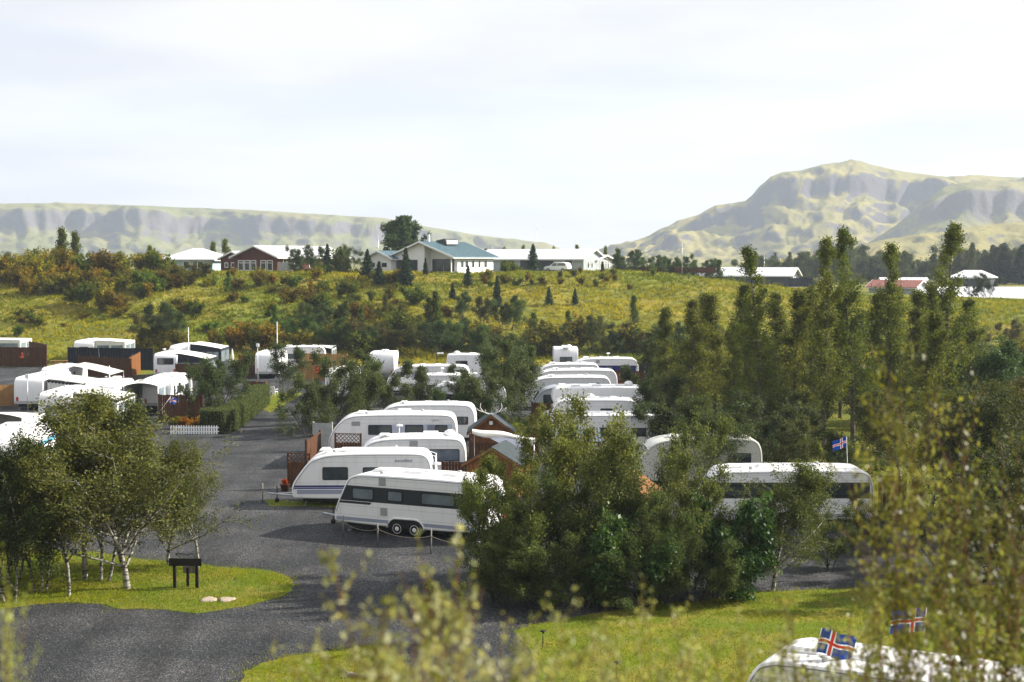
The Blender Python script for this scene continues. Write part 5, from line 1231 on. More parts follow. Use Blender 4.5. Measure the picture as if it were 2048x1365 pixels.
# entrance sign from behind
sg = empty('sign_board', G(372, 1177), R(-2), 'dark wooden sign board seen from behind with a wavy arrow on top', 'sign')
for x in (-.39, .39): m = MB(); m.box((x - .05, -.05, -.06), (x + .05, .05, 1.02)); m.build('post', MT['wood_dark'], sg)
m = MB(); m.box((-.57, -.085, .80), (.57, -.052, 1.06)); m.build('board', MT['wood_dark'], sg)
m = MB(); m.tube([(.38, 0, 1.18), (.2, 0, 1.22), (.05, 0, 1.16), (-.12, 0, 1.21), (-.34, 0, 1.19)], .018, 5); m.tube([(-.24, 0, 1.27), (-.36, 0, 1.19), (-.25, 0, 1.12)], .018, 5); m.tube([(.30, 0, 1.0), (.34, 0, 1.19)], .016, 5); m.build('arrow', MT['black'], sg)
s2 = empty('sign_post', G(376, 1174), 0, 'short post with a small dark notice plate behind the sign board', 'sign'); m = MB(); m.box((-.045, -.04, -.05), (.045, .04, .68)); m.build('post', MT['wood_dark'], s2); m = MB(); m.box((-.18, .045, .46), (.26, .07, .72)); m.build('plate', MT['wood_grey'], s2)
def flatstone(label, px, py, a, b):
    p = G(px, py); m = MB(); vs = []; fs = []
    for r_, z in ((1, .0), (.95, .035), (.7, .055), (.01, .06)):
        for k in range(14): an = 6.283 * k / 14; w_ = 1 + .14 * math.sin(3 * an + px) + .07 * math.sin(5 * an); vs.append((a * r_ * w_ * math.cos(an), b * r_ * w_ * math.sin(an), z))
    for i in range(3):
        for k in range(14): fs.append((i*14+k, i*14+(k+1)%14, (i+1)*14+(k+1)%14, (i+1)*14+k))
    m.add(vs, fs, 0, True); o = m.build('flat_stone', MT['stone'], loc=(p.x, p.y, .012)); tagit(o, label, 'stone', 'flat stones on the lawn')
flatstone('flat pale stone on the grass island, left one', 417, 1201, .28, .34); flatstone('flat pale stone on the grass island, right one', 453, 1201, .28, .33)
bx_ = G(139, 1172); m = MB(); m.lathe([(.02, 0), (.12, .03), (.13, .12), (.10, .2), (.03, .24)], (bx_.x, bx_.y + .5, 1.0), 'z', 10); tagit(m.build('blue_bag', MT['blue_tarp']), 'small bright blue bag tied to a thin birch trunk', 'bag')
SK = [(525, 1007, .95), (641, 1006, .95), (686, 1074, .88), (756, 1092, .92), (862, 1108, .95)]; tops = []
for k, (px, py, h) in enumerate(SK):
    p = G(px, py); tops.append(Vector((p.x, p.y, h * .72))); m = MB(); m.tube([(0, 0, -.05), (.015 * (-1) ** k, 0, h)], .032, 6); r_ = empty('stake', p, 0, ['lone grey stake on the road edge near the lattice fence', 'grey stake in front of the blue striped caravan window', 'first grey rope stake at the twin axle caravan nose', 'second grey rope stake before the twin axle caravan', 'third grey rope stake right of the caravan wheels'][k], 'stake', 'wooden stakes with rope'); m.build('shaft', MT['wood_grey'], r_)
    m = MB(); m.tube([(0, 0, h * .70), (0, 0, h * .76)], .04, 6); m.build('rope_knot', MT['rope'], r_)
pts = []
for a, b in ((tops[2], tops[3]), (tops[3], tops[4]), (tops[4], tops[4] + Vector((2.2, -.6, -.1)))):
    for k in range(7): u = k / 6; q = a.lerp(b, u); q.z -= .30 * 4 * u * (1 - u) * .6; pts.append(q)
m = MB(); m.tube(pts, .012, 4); tagit(m.build('rope', MT['rope']), 'slack rope strung between the stakes before the twin axle caravan', 'rope')
for lab, px, py in (('small dark garden light on the lawn left of the other', 1085, 1297), ('small dark garden light at the bottom of the lawn', 1232, 1362)):
    p = G(px, py); r_ = empty('garden_light', p, R(20), lab, 'light', 'solar lights on the lawn'); m = MB(); m.tube([(0, 0, -.04), (.02, 0, .44)], .014, 6); m.build('stem', MT['black'], r_); m = MB(); m.lathe([(.02, 0), (.035, .04), (.09, .06), (.08, .085), (.02, .10)], (.02, 0, .44), 'z', 10); m.build('head', MT['black'], r_)
p = G(722, 1358); m = MB(); m.tube([(-.55, 0, .06), (-.3, .05, .1), (0, .02, .07), (.3, -.03, .1), (.55, .04, .07)], [.05, .07, .06, .05, .02], 7); m.tube([(-.3, .05, .1), (-.5, .1, .24)], [.04, .015], 6); m.tube([(.2, 0, .1), (.4, -.1, .2)], [.035, .012], 6); o = m.build('driftwood_log', MT['wood_grey'], loc=(p.x, p.y, 0)); tagit(o, 'weathered grey driftwood log on the grass verge', 'log')
for k in range(5):
    p = gp(89 + k * 12, 137 + k * 1.2); r_ = empty('rope_post', p, 0, 'pale wooden rope post left of the brown fence, number %s from the left' % ('one', 'two', 'three', 'four', 'five')[k], 'post', 'rope posts at the black fence'); m = MB(); m.tube([(0, 0, -.05), (0, 0, 1.15)], .05, 6); m.build('shaft', MT['wood_grey'], r_)
# ------------------------------------------------------------------ trees and bushes
def gpt(px, Y): return (XY(px, Y), Y, 0)
GA = 'birches on the grass island'  # tints put sun into the bright crowns, shade into the left ones
WARM = (1.45, 1.25, .95)
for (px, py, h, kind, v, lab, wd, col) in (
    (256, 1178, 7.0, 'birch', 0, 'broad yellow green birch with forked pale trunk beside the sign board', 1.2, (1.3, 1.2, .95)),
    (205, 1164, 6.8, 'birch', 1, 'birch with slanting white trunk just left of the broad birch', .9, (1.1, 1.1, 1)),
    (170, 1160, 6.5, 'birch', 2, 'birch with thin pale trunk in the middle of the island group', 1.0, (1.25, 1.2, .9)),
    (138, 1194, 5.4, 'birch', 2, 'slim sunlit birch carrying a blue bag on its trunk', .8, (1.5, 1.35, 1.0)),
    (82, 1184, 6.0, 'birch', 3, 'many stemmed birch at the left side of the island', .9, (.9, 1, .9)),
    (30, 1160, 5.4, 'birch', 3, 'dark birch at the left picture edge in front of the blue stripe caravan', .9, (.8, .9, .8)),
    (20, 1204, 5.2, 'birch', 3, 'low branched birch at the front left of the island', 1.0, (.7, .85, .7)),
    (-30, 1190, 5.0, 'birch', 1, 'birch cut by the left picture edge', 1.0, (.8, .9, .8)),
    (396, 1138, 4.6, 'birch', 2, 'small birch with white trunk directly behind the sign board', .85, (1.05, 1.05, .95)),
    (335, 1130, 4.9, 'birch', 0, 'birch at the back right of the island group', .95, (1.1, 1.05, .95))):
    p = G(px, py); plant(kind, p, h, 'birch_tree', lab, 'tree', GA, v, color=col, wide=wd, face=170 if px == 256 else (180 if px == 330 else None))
GB = 'tall bushes in front of the centre row'  # tints carry the light: brighter sunlit crowns, darker low bushes
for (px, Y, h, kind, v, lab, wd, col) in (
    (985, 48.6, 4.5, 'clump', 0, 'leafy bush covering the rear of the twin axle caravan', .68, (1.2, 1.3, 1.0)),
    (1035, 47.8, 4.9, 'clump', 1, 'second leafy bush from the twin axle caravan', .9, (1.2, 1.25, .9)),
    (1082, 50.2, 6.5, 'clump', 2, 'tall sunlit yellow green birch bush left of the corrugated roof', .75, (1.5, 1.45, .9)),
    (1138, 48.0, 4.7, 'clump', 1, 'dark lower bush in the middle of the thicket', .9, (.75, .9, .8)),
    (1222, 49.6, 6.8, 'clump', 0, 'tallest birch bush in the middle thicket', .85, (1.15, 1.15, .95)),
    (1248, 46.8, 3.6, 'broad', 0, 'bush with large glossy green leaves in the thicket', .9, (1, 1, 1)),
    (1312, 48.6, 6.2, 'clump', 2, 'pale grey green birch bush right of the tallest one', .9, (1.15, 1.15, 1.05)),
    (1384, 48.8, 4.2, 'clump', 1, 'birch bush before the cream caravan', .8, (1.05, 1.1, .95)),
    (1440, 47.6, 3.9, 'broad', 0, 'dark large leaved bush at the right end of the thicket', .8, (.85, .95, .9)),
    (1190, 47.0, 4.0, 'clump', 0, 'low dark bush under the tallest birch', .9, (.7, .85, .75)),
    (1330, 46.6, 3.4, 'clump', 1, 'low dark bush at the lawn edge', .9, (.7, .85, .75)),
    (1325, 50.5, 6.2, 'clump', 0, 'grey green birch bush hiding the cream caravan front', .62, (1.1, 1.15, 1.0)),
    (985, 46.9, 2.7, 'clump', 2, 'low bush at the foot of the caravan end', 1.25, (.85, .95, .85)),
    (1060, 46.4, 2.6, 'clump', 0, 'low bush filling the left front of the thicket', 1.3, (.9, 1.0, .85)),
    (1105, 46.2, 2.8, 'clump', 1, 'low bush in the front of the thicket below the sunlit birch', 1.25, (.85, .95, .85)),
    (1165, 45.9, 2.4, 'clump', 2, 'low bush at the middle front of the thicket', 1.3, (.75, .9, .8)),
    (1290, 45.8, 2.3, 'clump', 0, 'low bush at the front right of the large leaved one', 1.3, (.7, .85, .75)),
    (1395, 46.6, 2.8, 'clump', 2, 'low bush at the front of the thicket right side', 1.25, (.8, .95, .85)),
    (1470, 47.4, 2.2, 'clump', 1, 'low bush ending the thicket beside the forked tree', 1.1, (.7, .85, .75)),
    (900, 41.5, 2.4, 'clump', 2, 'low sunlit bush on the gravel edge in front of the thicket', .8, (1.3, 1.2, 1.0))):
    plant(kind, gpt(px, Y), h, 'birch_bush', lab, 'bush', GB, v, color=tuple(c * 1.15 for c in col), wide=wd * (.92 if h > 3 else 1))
plant('birch', gpt(1545, 48.4), 4.6, 'leaning_tree', 'small forked tree with open crown on the lawn edge', 'tree', None, 0, color=(1.05, 1.1, .85), wide=1.2)
GC = 'willows between the rows'
for (px, Y, h, lab, v, col, wd) in (
    (618, 92, 4.0, 'willow at the road bend left of the plain white caravan', 1, (.95, 1, .9), 1.0),
    (665, 95, 4.8, 'willow behind the road bend one', 0, (1, 1.05, .9), 1),
    (708, 98, 5.6, 'tall willow in front of the emblem caravan', 1, (1, 1.1, .85), .82),
    (752, 102, 5.2, 'willow right of the tall emblem one', 0, (.95, 1.0, .9), .95),
    (800, 98, 3.0, 'low willow above the roof of the plain white caravan', 2, (1.1, 1.15, 1), 1),
    (842, 100, 4.1, 'willow covering the left part of the blue windowed caravan', 2, (1, 1, .95), .9),
    (890, 96.5, 3.0, 'rounded low willow before the covered round nosed caravan', 1, (.8, 1.05, .85), 1),
    (940, 98, 4.0, 'willow left of the tallest willow', 0, (.95, 1.05, .85), 1),
    (985, 97, 4.4, 'willow beside the folded parasol', 1, (.95, 1.05, .85), 1),
    (1032, 104, 6.2, 'tallest willow, between the two rows of caravans', 0, (.85, .95, .8), .9),
    (1022, 114, 5.8, 'willow behind the tallest one', 1, (.85, .95, .8), .9),
    (430, 101, 5.2, 'round dark willow above the hedge corner', 1, (.72, .85, .72), .85),
    (455, 112, 3.8, 'lower willow behind the hedge, right of the round dark one', 0, (.8, .9, .8), .8),
    (570, 122, 4.3, 'pair of thin stems with a leafy crown before the gabled awning', 2, (.8, .95, .85), 1.0),
    (905, 113, 3.2, 'willow in front of the motorhome facing right', 2, (.9, 1, .9), 1),
    (1045, 84, 2.6, 'sunlit bush right of the green bin', 1, (1.2, 1.2, .9), .9),
    (1075, 80, 3.4, 'yellowing bush left of the orange lattice fence', 0, (1.9, 1.6, .8), .7)):
    plant('willow', gpt(px, Y), h, 'willow_tree', lab, 'tree', GC, v, color=col, wide=wd)
GD = 'tall poplars on the right'
k = 0
for (px, Y, h, v, col, lab) in (
    (1338, 99, 8.2, 0, (.9, .95, .85), 'leftmost poplar of the tall row'), (1380, 94, 8.9, 1, (1.0, 1.0, .9), 'second poplar from the left of the tall row'), (1432, 97, 9.2, 0, (1.05, 1.0, .85), 'poplar standing behind the thicket and cream caravan'),
    (1468, 90, 7.6, 1, (.9, .95, .85), 'shorter poplar behind the cream caravan roof'), (1522, 86, 12.4, 2, (.85, .95, .8), 'tall poplar with a sparse forked tip and dark trunk'),
    (1585, 92, 9.6, 0, (.95, .95, .85), 'poplar right of the forked tip one'), (1648, 86, 12.9, 3, (.95, 1, .85), 'tall poplar with a long bare pale top'), (1706, 88, 13.6, 2, (.8, .95, .75), 'tall poplar with a tufted dark top'),
    (1745, 95, 9.3, 1, (.95, 1, .85), 'poplar between the two tufted ones'), (1776, 90, 12.6, 3, (.9, 1, .85), 'tall thin poplar right of the dark tufted one'), (1820, 96, 9.5, 0, (.9, .95, .8), 'poplar before the red metal roof'),
    (1888, 84, 13.8, 2, (.9, 1.0, .8), 'tallest poplar with a single high tuft'), (1925, 92, 9.0, 1, (.85, .95, .8), 'rightmost poplar of the tall row'), (1855, 80, 8.6, 0, (.9, .95, .8), 'lower poplar in front of the tallest one')):
    plant('poplar', gpt(px, Y), h, 'poplar_tree', lab, 'tree', GD, v, color=tuple(c * 1.2 for c in col), wide=1.4 if h < 11 else 1.05)
GE = 'shaded trees under the poplars'  # leaf tints darkened here to stand for the shade
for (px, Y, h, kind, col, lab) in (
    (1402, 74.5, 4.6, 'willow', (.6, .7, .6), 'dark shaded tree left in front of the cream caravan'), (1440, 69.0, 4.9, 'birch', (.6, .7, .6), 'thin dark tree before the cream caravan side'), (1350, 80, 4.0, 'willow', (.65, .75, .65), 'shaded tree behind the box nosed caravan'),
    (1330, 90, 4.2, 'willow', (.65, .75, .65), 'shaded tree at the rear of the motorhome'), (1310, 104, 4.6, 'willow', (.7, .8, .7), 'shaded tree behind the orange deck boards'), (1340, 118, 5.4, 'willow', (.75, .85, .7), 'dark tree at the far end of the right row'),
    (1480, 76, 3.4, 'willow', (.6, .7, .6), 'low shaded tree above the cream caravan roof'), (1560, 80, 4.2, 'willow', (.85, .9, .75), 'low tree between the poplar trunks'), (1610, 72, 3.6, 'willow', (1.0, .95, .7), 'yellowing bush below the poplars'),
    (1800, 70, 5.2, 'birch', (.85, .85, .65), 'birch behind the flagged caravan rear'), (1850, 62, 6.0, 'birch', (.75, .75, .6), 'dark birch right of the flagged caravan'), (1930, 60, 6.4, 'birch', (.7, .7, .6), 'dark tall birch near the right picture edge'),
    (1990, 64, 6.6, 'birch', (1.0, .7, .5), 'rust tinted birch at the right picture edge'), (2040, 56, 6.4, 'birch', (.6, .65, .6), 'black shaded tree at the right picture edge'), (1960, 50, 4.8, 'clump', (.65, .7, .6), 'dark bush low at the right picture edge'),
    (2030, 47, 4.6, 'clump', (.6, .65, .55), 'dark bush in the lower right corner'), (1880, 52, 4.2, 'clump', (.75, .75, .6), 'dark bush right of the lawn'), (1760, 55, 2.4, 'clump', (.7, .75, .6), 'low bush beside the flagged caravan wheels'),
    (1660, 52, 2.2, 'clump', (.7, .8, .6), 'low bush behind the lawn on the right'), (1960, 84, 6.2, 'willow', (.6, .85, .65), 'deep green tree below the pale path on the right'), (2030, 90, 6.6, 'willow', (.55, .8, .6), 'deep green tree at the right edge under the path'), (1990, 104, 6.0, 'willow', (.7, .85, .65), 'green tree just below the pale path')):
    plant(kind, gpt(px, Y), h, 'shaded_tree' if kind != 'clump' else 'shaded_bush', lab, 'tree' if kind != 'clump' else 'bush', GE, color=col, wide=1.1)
for (px, Y, h, v, lab) in ((1405, 106, 9.0, 1, 'poplar of the back row, leftmost'), (1500, 104, 9.8, 0, 'poplar of the back row behind the forked tip one'), (1556, 100, 9.2, 1, 'poplar of the back row, left of the bare topped one'), (1622, 104, 9.6, 0, 'poplar of the back row just left of the bare top'), (1680, 102, 9.4, 1, 'poplar of the back row behind the tufted top'), (1800, 108, 9.4, 0, 'poplar of the back row before the red roof'), (1865, 100, 9.8, 1, 'poplar of the back row, rightmost')):
    plant('poplar', gpt(px, Y), h, 'poplar_tree', lab, 'tree', GD, v, color=(.9, .95, .8), wide=1.35)
# understorey below the poplars
for i in range(44):
    Y = rs.uniform(72, 150); px = rs.uniform(1345, 2040); c = rs.choice([(.8, .9, .7), (.7, .85, .65), (1.0, .95, .7)])
    zn = 'left part' if px < 1560 else ('middle' if px < 1780 else 'right part')
    plant('willow', gpt(px, Y), rs.uniform(2.4, 4.2), 'understorey_willow', 'low %s willow, %s %s of poplar undergrowth' % ('yellowish' if c[0] > .9 else 'green' if c[0] > .75 else 'dark', 'front' if Y < 100 else 'back', zn), 'tree', 'undergrowth below the poplars', color=c, wide=1.25)
# pale path on the right slope
mat('path_pale', (.42, .40, .37), .9, .1, col2=(.32, .31, .28), scale=2)
pa = [hill_pt(x, y) or Vector((0, 0, 0)) for x, y in ((1985, 752), (2015, 747), (2050, 743), (2090, 740))]; m = MB(); vs = []
for q in pa: vs += [(q.x, q.y - 1.4, height(q.x, q.y - 1.4) + .10), (q.x, q.y + 1.4, height(q.x, q.y + 1.4) + .10)]
m.add(vs, [(2*i, 2*i+2, 2*i+3, 2*i+1) for i in range(len(pa) - 1)]); tagit(m.build('footpath', MT['path_pale']), kind='structure')

# trees round the houses and on the crest
plant('pine', on_hill(804, 236), 9.6, 'pine_tree', 'big dense pine tree behind the teal-roofed house', 'tree', color=(1.5, 1.5, 1.3), wide=1.1)
GF = 'spruces below the houses'
for (px, py, h, lab, wd, d) in ((655, 548, 4.4, 'spruce right of the red house', 1.0, None), (758, 572, 3.4, 'spruce before the small white wing', 1.1, None), (812, 574, 5.4, 'slim spruce in front of the white house gable', .9, None), (851, 552, 2.6, 'small spruce before the white house porch', .9, None),
    (936, 575, 2.9, 'spruce below the right wall of the white house', 1.0, None), (994, 617, 4.2, 'dark pointed spruce alone in the middle of the slope', .85, None), (1066, 545, 4.9, 'spruce beside the parked car', 1.1, None), (905, 600, 2.3, 'low spruce on the slope left of the lone pointed one', 1.2, None),
    (1098, 612, 2.6, 'small pale spruce on the open grass slope', 1.0, None), (1150, 612, 2.2, 'tiny spruce on the open grass slope', .9, None), (1205, 540, 2.0, 'small spruce at the right end of the grey house', 1, None), (735, 562, 4.4, 'spruce under the left wing corner', 1.0, None)):
    p = hill_pt(px, py); 
    if p is None: p = on_hill(px, 216)
    plant('spruce', p, h, 'spruce_tree', lab, 'tree', GF, wide=wd, color=(1.2, 1.2, 1.1) if 'pale' not in lab else (2, 2, 1.4))
GH = 'trees on the crest'
for (px, Y, h, kind, col, lab) in ((126, 214, 7.6, 'sapling', (.9, 1.0, .9), 'taller of two slim trees on the left crest'), (152, 213, 6.8, 'sapling', (1.0, 1.1, .9), 'shorter of two slim trees on the left crest'), (302, 214, 4.6, 'sapling', (1.2, 1.4, .9), 'bright green tree on the crest left of the pale blue house'),
    (425, 262, 5.8, 'sapling', (1.2, 1.3, 1), 'thin tree behind the pale blue house'), (452, 266, 6.4, 'sapling', (1.2, 1.3, 1), 'thin tree between the pale blue and red houses'), (600, 221, 4.6, 'willow', (.8, 1, .8), 'willow at the right side of the red house'), (625, 223, 4.9, 'willow', (.8, .95, .8), 'darker willow before the red house roof end'),
    (700, 219, 4.8, 'willow', (1, 1.1, .85), 'grey green round tree right of the spruces'), (680, 221, 4.2, 'shrub', (.8, 1.1, .8), 'round shrub between spruce and grey green tree'), (1010, 222, 2.2, 'shrub', (.9, 1.2, .8), 'rounded green bush before the grey house left end'), (1030, 226, 2.0, 'shrub', (.8, 1.1, .8), 'hedge bush before the grey house'),
    (770, 262, 4.2, 'sapling', (.8, .9, .8), 'small tree behind the small white wing'), (970, 280, 5.6, 'sapling', (1, 1, 1), 'thin tree behind the grey house, leftmost'), (1010, 284, 6.0, 'sapling', (1, 1, 1), 'thin tree behind the grey house, second from the left'), (1045, 282, 6.4, 'sapling', (1, 1, 1), 'thin tree behind the grey house near the lamp post'),
    (1105, 290, 6.2, 'sapling', (1.1, 1.1, 1), 'thin tree behind the grey house right of the lamp post'), (1155, 288, 6.6, 'sapling', (1, 1, 1), 'thin tree behind the grey house gable'), (1210, 292, 6.4, 'sapling', (.8, .9, .8), 'tree behind the right end of the grey house')):
    x = XY(px, Y, 9); thin = 'behind the grey house' in lab or 'behind the right end' in lab; plant(kind, (x, Y, height(x, Y)), h * (.84 if thin else 1), 'crest_tree', lab, 'tree', GH, color=tuple(c * (1.5 if thin else 1) for c in col), wide=.75 if thin else 1)
def wl(where, kd, px, a, b):
    t_ = (px - a) / (b - a); return '%s, %s of the %s' % ({'willow': 'rounded tree', 'poplar': 'narrow tree', 'sapling': 'slim tree', 'spruce': 'pointed conifer'}[kd], 'left' if t_ < .33 else 'middle' if t_ < .66 else 'right', where)
# row of garden trees right of the grey house
for i, px in enumerate(range(1236, 1445, 17)):
    Y = 262 + rs.uniform(-8, 10); x = XY(px, Y, 8); plant('willow' if i % 3 else 'sapling', (x, Y, gz(x, Y) - .1), rs.uniform(3.2, 4.8), 'garden_tree', 'garden tree in the row right of the grey house', 'tree', 'garden trees right of the grey house', color=(.7, .95, .7), wide=1.15)
for i in range(46):
    px = rs.uniform(1500, 1905); Y = rs.uniform(400, 470); x = XY(px, Y, 5); kd_ = rs.choice(['willow', 'willow', 'poplar', 'sapling']); plant(kd_, (x, Y, gz(x, Y)), rs.uniform(6, 9.5) * (1 + .35 * math.exp(-((px - 1700) / 90) ** 2)), 'distant_tree', wl('dark wood behind low houses', kd_, px, 1500, 1905), 'tree', 'wood behind the low houses', color=(.75, .85, .75), wide=1.4)
for i in range(34):
    px = rs.uniform(1915, 2110); Y = rs.uniform(395, 450); x = XY(px, Y, 5); kd_ = rs.choice(['spruce', 'poplar', 'willow']); plant(kd_, (x, Y, gz(x, Y)), rs.uniform(9, 12), 'distant_tree', wl('dark wood at right edge', kd_, px, 1915, 2110), 'tree', 'dark wood at the right', color=(.7, .75, .7), wide=1.3)
for (px, Y, h, lab) in ((1975, 250, 4.6, 'dark bush standing before the wide white hall roof'), (1945, 251, 2.6, 'low dark bush left before the white hall')):
    x = XY(px, Y, 4); plant('willow', (x, Y, gz(x, Y)), h, 'dark_bush', lab, 'bush', color=(.55, .65, .6))
for i in range(9):
    px = rs.uniform(1440, 1640); Y = rs.uniform(300, 316); x = XY(px, Y, 5); plant('shrub', (x, Y, gz(x, Y)), rs.uniform(1.2, 2.2), 'garden_shrub', 'garden shrub along the front of the low white-roofed house', 'shrub', 'garden shrubs at the low house', color=(.9, 1.1, .8))

# ------------------------------------------------------------------ shrubs over the hillside
KIND = {'rust': ((1.75, 1.12, .55), 'rust brown'), 'olive': ((1.15, 1.0, .7), 'olive'), 'green': ((.85, 1.15, .75), 'green'), 'dark': ((.70, .82, .66), 'dark'), 'yellow': ((1.7, 1.5, .65), 'yellow green'), 'brown': ((1.05, .82, .55), 'brown')}
def place_name(px):
    for x, n in ((140, 'at the left end'), (320, 'left of the blue house'), (450, 'under the blue house'), (640, 'under the red house'), (740, 'between red and white houses'), (900, 'under the white house'), (1060, 'right of the white house'), (1240, 'under the grey house'), (1450, 'right of the grey house'), (9999, 'beside the poplars')):
        if px < x: return n
def zone(py): return 'on the crest' if py < 560 else ('mid slope' if py < 635 else 'at the slope foot')
def sh(px, py, h, col, kind='shrub', wd=1.0):
    p = hill_pt(px, py)
    if p is None: return
    c, word = KIND[col]; j = [rs.uniform(.85, 1.15) for _ in range(2)]; big = 'tall' if h > 2.6 else ('low' if h < 1.3 else 'mid-sized')
    lab = '%s %s %s %s %s' % (big, word, 'sapling' if kind == 'sapling' else ('willow' if kind == 'willow' else 'shrub'), zone(py), place_name(px))
    plant(kind, p, h, {'shrub': 'hill_shrub', 'sapling': 'hill_sapling', 'willow': 'hill_willow', 'spruce': 'hill_spruce'}[kind], lab, 'shrub' if kind == 'shrub' else 'tree', lab + ' group', color=(c[0] * j[0], c[1] * j[1], c[2]), wide=wd)
# named masses: the left crest thicket
for i in range(72):
    px = rs.uniform(-20, 335); py = rs.uniform(532, 590) + (6 if px > 250 else 0); sh(px, py, rs.uniform(2.6, 4.6) * (1 if py < 565 else .7), rs.choice(['rust', 'rust', 'olive', 'yellow', 'yellow', 'green', 'brown']), wd=rs.uniform(.9, 1.2))
for i in range(22):
    px = rs.uniform(330, 640); py = rs.uniform(548, 582); sh(px, py, rs.uniform(1.4, 2.7), rs.choice(['rust', 'olive', 'green', 'dark', 'brown', 'yellow']))
for i in range(16):
    px = rs.uniform(640, 800); py = rs.uniform(565, 640); sh(px, py, rs.uniform(1.2, 2.4), rs.choice(['green', 'dark', 'brown', 'olive']))
# middle slope, left: scattered willows and saplings
for (px, py, h, c, kd) in ((90, 560, 3.0, 'green', 'shrub'), (170, 612, 3.6, 'green', 'shrub'), (205, 620, 4.0, 'yellow', 'shrub'), (150, 606, 2.6, 'dark', 'shrub'), (228, 624, 3.0, 'olive', 'shrub'), (455, 590, 3.4, 'green', 'sapling'), (320, 690, 5.0, 'dark', 'willow'), (300, 694, 4.2, 'brown', 'willow'), (350, 694, 4.4, 'dark', 'willow'),
    (510, 702, 3.8, 'brown', 'shrub'), (480, 700, 3.6, 'rust', 'shrub'), (535, 702, 3.4, 'rust', 'shrub'), (430, 704, 2.6, 'brown', 'shrub'), (550, 664, 3.4, 'green', 'sapling'), (610, 668, 4.0, 'green', 'willow'), (645, 678, 4.6, 'dark', 'willow'), (590, 690, 3.6, 'green', 'willow'), (390, 640, 2.8, 'green', 'shrub'), (365, 632, 3.0, 'olive', 'shrub'), (280, 600, 2.4, 'green', 'shrub'),
    (620, 626, 3.6, 'brown', 'shrub'), (580, 606, 2.4, 'brown', 'shrub'), (640, 636, 3.2, 'dark', 'shrub'), (695, 660, 3.8, 'green', 'sapling'), (720, 668, 3.6, 'green', 'sapling'), (770, 640, 3.4, 'olive', 'sapling'), (872, 668, 5.4, 'green', 'sapling'), (860, 668, 4.6, 'dark', 'sapling'), (925, 640, 3.8, 'dark', 'willow'), (965, 655, 4.0, 'dark', 'willow'), (1020, 660, 4.6, 'green', 'willow'), (1005, 662, 3.4, 'dark', 'willow'),
    (1070, 690, 4.0, 'green', 'sapling'), (1140, 690, 4.2, 'green', 'sapling'), (1270, 655, 4.2, 'green', 'sapling'), (1200, 690, 3.6, 'olive', 'sapling'), (830, 610, 2.6, 'dark', 'shrub'), (705, 600, 2.4, 'dark', 'shrub')):
    sh(px, py, h, c, kd)
# dark band of willows at the foot of the slope
for i in range(30):
    px = 660 + i * 24 + rs.uniform(-10, 10); py = rs.uniform(694, 716); sh(px, py, rs.uniform(2.6, 4.4), rs.choice(['dark', 'dark', 'green', 'brown', 'olive']), rs.choice(['willow', 'willow', 'shrub']), 1.1)
for i in range(26):
    px = rs.uniform(560, 900); py = rs.uniform(630, 700); sh(px, py, rs.uniform(1.4, 3.2), rs.choice(['dark', 'green', 'olive', 'brown', 'yellow']), rs.choice(['shrub', 'shrub', 'willow']))
for i in range(22):
    px = rs.uniform(960, 1330); py = rs.uniform(548, 580); sh(px, py, rs.uniform(.8, 1.7), rs.choice(['green', 'olive', 'dark', 'brown', 'yellow']))
for i in range(60):
    px = rs.uniform(0, 900); py = rs.uniform(565, 692); sh(px, py, rs.uniform(.6, 1.5), rs.choice(['green', 'yellow', 'yellow', 'olive', 'green', 'brown']), wd=rs.uniform(1.2, 1.9))
for i in range(14):
    px = rs.uniform(230, 640); py = rs.uniform(680, 712); sh(px, py, rs.uniform(1.4, 2.8), rs.choice(['green', 'dark', 'olive', 'brown']))
for i in range(26):
    px = rs.uniform(1320, 2040); py = rs.uniform(690, 730); sh(px, py, rs.uniform(2, 4), rs.choice(['dark', 'green', 'olive']), rs.choice(['willow', 'shrub']))
# flowering low plants by the picket fence
for i, (px, c, lab) in enumerate(((352, (1.2, 1.1, .8), 'low green plant left in the flower bed'), (372, (2.6, 1.0, .4), 'orange flowering plant in the flower bed'), (392, (2.2, 1.1, .5), 'orange yellow plant in the flower bed'), (412, (1.1, 1.2, .8), 'green plant right in the flower bed'))):
    plant('shrub', gpt(px, 95.5), .9, 'flower_plant', lab, 'plant', 'flower bed plants', color=c, wide=1.4)

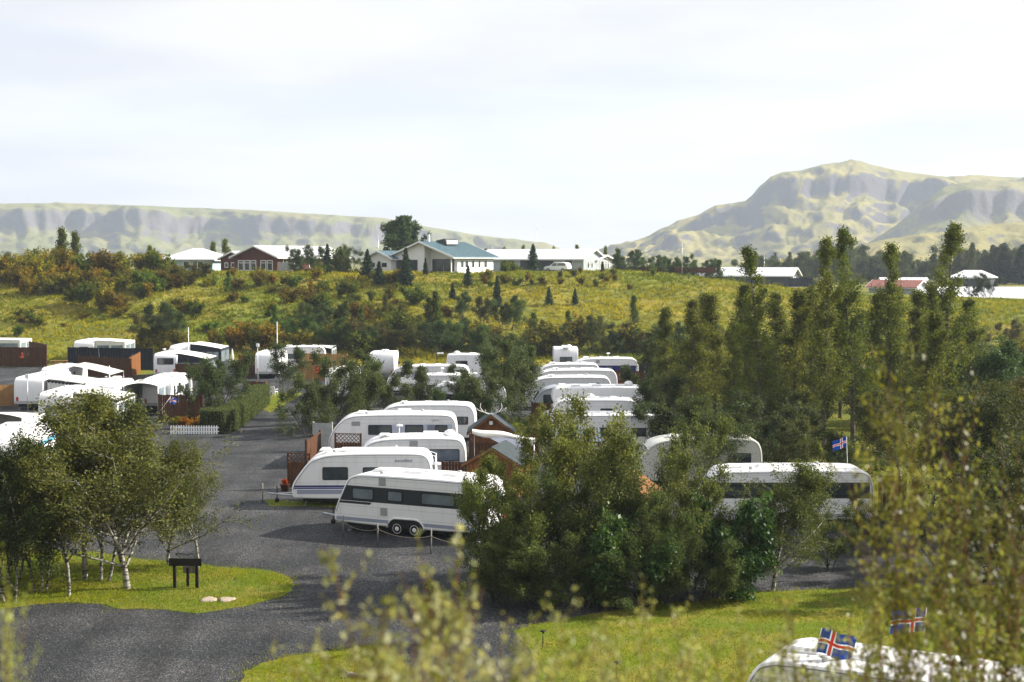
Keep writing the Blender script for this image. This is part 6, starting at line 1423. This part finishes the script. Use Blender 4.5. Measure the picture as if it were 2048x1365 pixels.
# ------------------------------------------------------------------ bushes close to the camera
GN = 'blurred willow bushes in the foreground'
for (px, Y, ptop, v, lab, wd, col) in (
    (855, 5.0, 1088, 0, 'blurred foreground bush, the tallest in the bottom centre', 1.0, (1.2, 1.1, 1.05)),
    (965, 5.3, 1120, 1, 'blurred foreground bush right of the tallest one', 1.0, (1.1, 1.05, 1.0)),
    (740, 5.6, 1215, 1, 'blurred foreground bush left of the tallest one', .9, (1.1, 1.05, .95)),
    (640, 5.8, 1265, 0, 'low blurred bush at the left of the foreground group', .8, (1.05, 1.0, .9)),
    (1110, 5.6, 1235, 0, 'low blurred bush below the middle thicket', .9, (1.1, 1.05, .95)),
    (1270, 5.9, 1145, 1, 'blurred foreground bush before the lawn', .8, (1.1, 1.05, .95)),
    (1420, 6.2, 1190, 0, 'low blurred bush before the right lawn', .9, (1.0, 1.0, .85)),
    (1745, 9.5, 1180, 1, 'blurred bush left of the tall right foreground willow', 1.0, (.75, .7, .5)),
    (1822, 8.2, 655, 2, 'tall blurred yellow willow bush on the right', .62, (.58, .54, .29)),  # tints of the tall right-hand bushes cut to put shade into the leaves
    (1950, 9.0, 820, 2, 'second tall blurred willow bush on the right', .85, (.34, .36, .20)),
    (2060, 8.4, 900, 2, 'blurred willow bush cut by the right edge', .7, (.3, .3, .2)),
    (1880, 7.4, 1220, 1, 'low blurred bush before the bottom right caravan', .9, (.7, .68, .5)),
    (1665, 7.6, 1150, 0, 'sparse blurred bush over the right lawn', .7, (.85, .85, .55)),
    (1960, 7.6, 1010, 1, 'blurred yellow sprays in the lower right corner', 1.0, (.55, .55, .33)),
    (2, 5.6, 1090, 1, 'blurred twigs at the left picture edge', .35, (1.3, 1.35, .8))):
    x = XY(px, Y, 9.5); zt = at(px, ptop, Y).z; g0 = float(H0(x, Y)); plant('near', (x, Y, g0), zt - g0, 'foreground_bush', lab, 'bush', GN, v, color=col, wide=wd)

# ------------------------------------------------------------------ belongings on the pitches
def picnic(label, loc, rz):
    r_ = empty('picnic_table', loc, rz, label, 'table', 'garden furniture on the pitches')
    for k in range(5): m = MB(); m.box((-.9, -.36 + k * .145, .72), (.9, -.36 + k * .145 + .13, .76)); m.build('top_plank', MT['wood_tan'], r_)
    for s in (-1, 1):
        m = MB(); m.box((-.9, s * .72 - .13, .43), (.9, s * .72 + .13, .47)); m.build('bench', MT['wood_tan'], r_)
        m = MB(); m.box((s * .62 - .03, -.78, .37), (s * .62 + .03, .78, .43)); m.tube([(s * .62, -.7, -.01), (s * .62, -.25, .72)], .04, 4); m.tube([(s * .62, .7, -.01), (s * .62, .25, .72)], .04, 4); m.build('leg_frame', MT['wood_brown'], r_)
def chair(label, loc, rz, mm='white'):
    r_ = empty('garden_chair', loc, rz, label, 'chair', 'garden furniture on the pitches')
    m = MB(); m.box((-.24, -.24, .42), (.24, .24, .46)); m.build('seat', MT[mm], r_); m = MB(); m.prism([(-.24, .21, .46), (.24, .21, .46), (.22, .34, .95), (-.22, .34, .95)], (0, .03, 0)); m.build('backrest', MT[mm], r_)
    for sx_ in (-1, 1):
        for sy_ in (-1, 1): m = MB(); m.tube([(sx_ * .25, sy_ * .25, 0), (sx_ * .21, sy_ * .21, .43)], .02, 5); m.build('leg', MT[mm], r_)
        m = MB(); m.box((sx_ * .25 - .025, -.22, .64), (sx_ * .25 + .025, .27, .67)); m.build('armrest', MT[mm], r_)
def tub(label, loc, c):
    r_ = empty('flower_tub', loc, 0, label, 'flower tub', 'flower tubs'); m = MB(); m.lathe([(.17, 0), (.24, .34), (.26, .36), (.22, .36), (.20, .30)], (0, 0, 0), 'z', 12); m.build('tub', MT['wood_brown'], r_)
    o = link('flowers', TT['shrub'][0]['crown'], r_, loc=(0, 0, .26), sc=.16); o.color = (*c, 1)
picnic('wooden picnic table on the grass near the green bin', gpt(1012, 82.5), R(15)); picnic('wooden picnic table on the far left pitch', gpt(118, 150), R(5)); picnic('wooden picnic table behind the tan fence corner', gpt(690, 138), R(-10))
chair('white garden chair left of the picnic table by the hut', gpt(1046, 80.2), R(30)); chair('white garden chair beside the lattice screen', gpt(642, 77.4), R(200)); chair('white garden chair at the corner of the grass and hedge', gpt(548, 118), R(160)); chair('dark garden chair in front of the small gate', gpt(512, 113.6), R(190), 'charcoal')
tub('flower tub with red flowers at the dark lattice fence', gpt(570, 69.6), (3.2, .5, .4)); tub('flower tub with pink flowers behind the blue striped caravan rear', gpt(898, 68.9), (3.4, .9, 1.6)); tub('flower tub with yellow flowers at the pale slatted screen', gpt(622, 83.6), (3.2, 2.4, .4))

# ------------------------------------------------------------------ look-alikes that still share a label: told apart by their order from the left
ORD = ['first', 'second', 'third', 'fourth', 'fifth', 'sixth', 'seventh', 'eighth', 'ninth', 'tenth', 'eleventh', 'twelfth', 'thirteenth', 'fourteenth', 'fifteenth', 'sixteenth', 'seventeenth', 'eighteenth', 'nineteenth', 'twentieth']
bylab = {}
for o in S.objects:
    if o.parent is None and o.get('category') and o.get('kind') is None: bylab.setdefault(o['label'], []).append(o)
for lab, os_ in bylab.items():
    if 1 < len(os_) <= 20:
        os_.sort(key=lambda o: o.location.x / max(1.0, o.location.y))
        for k, o in enumerate(os_): o['label'] = '%s, %s from left' % (lab, ORD[k])
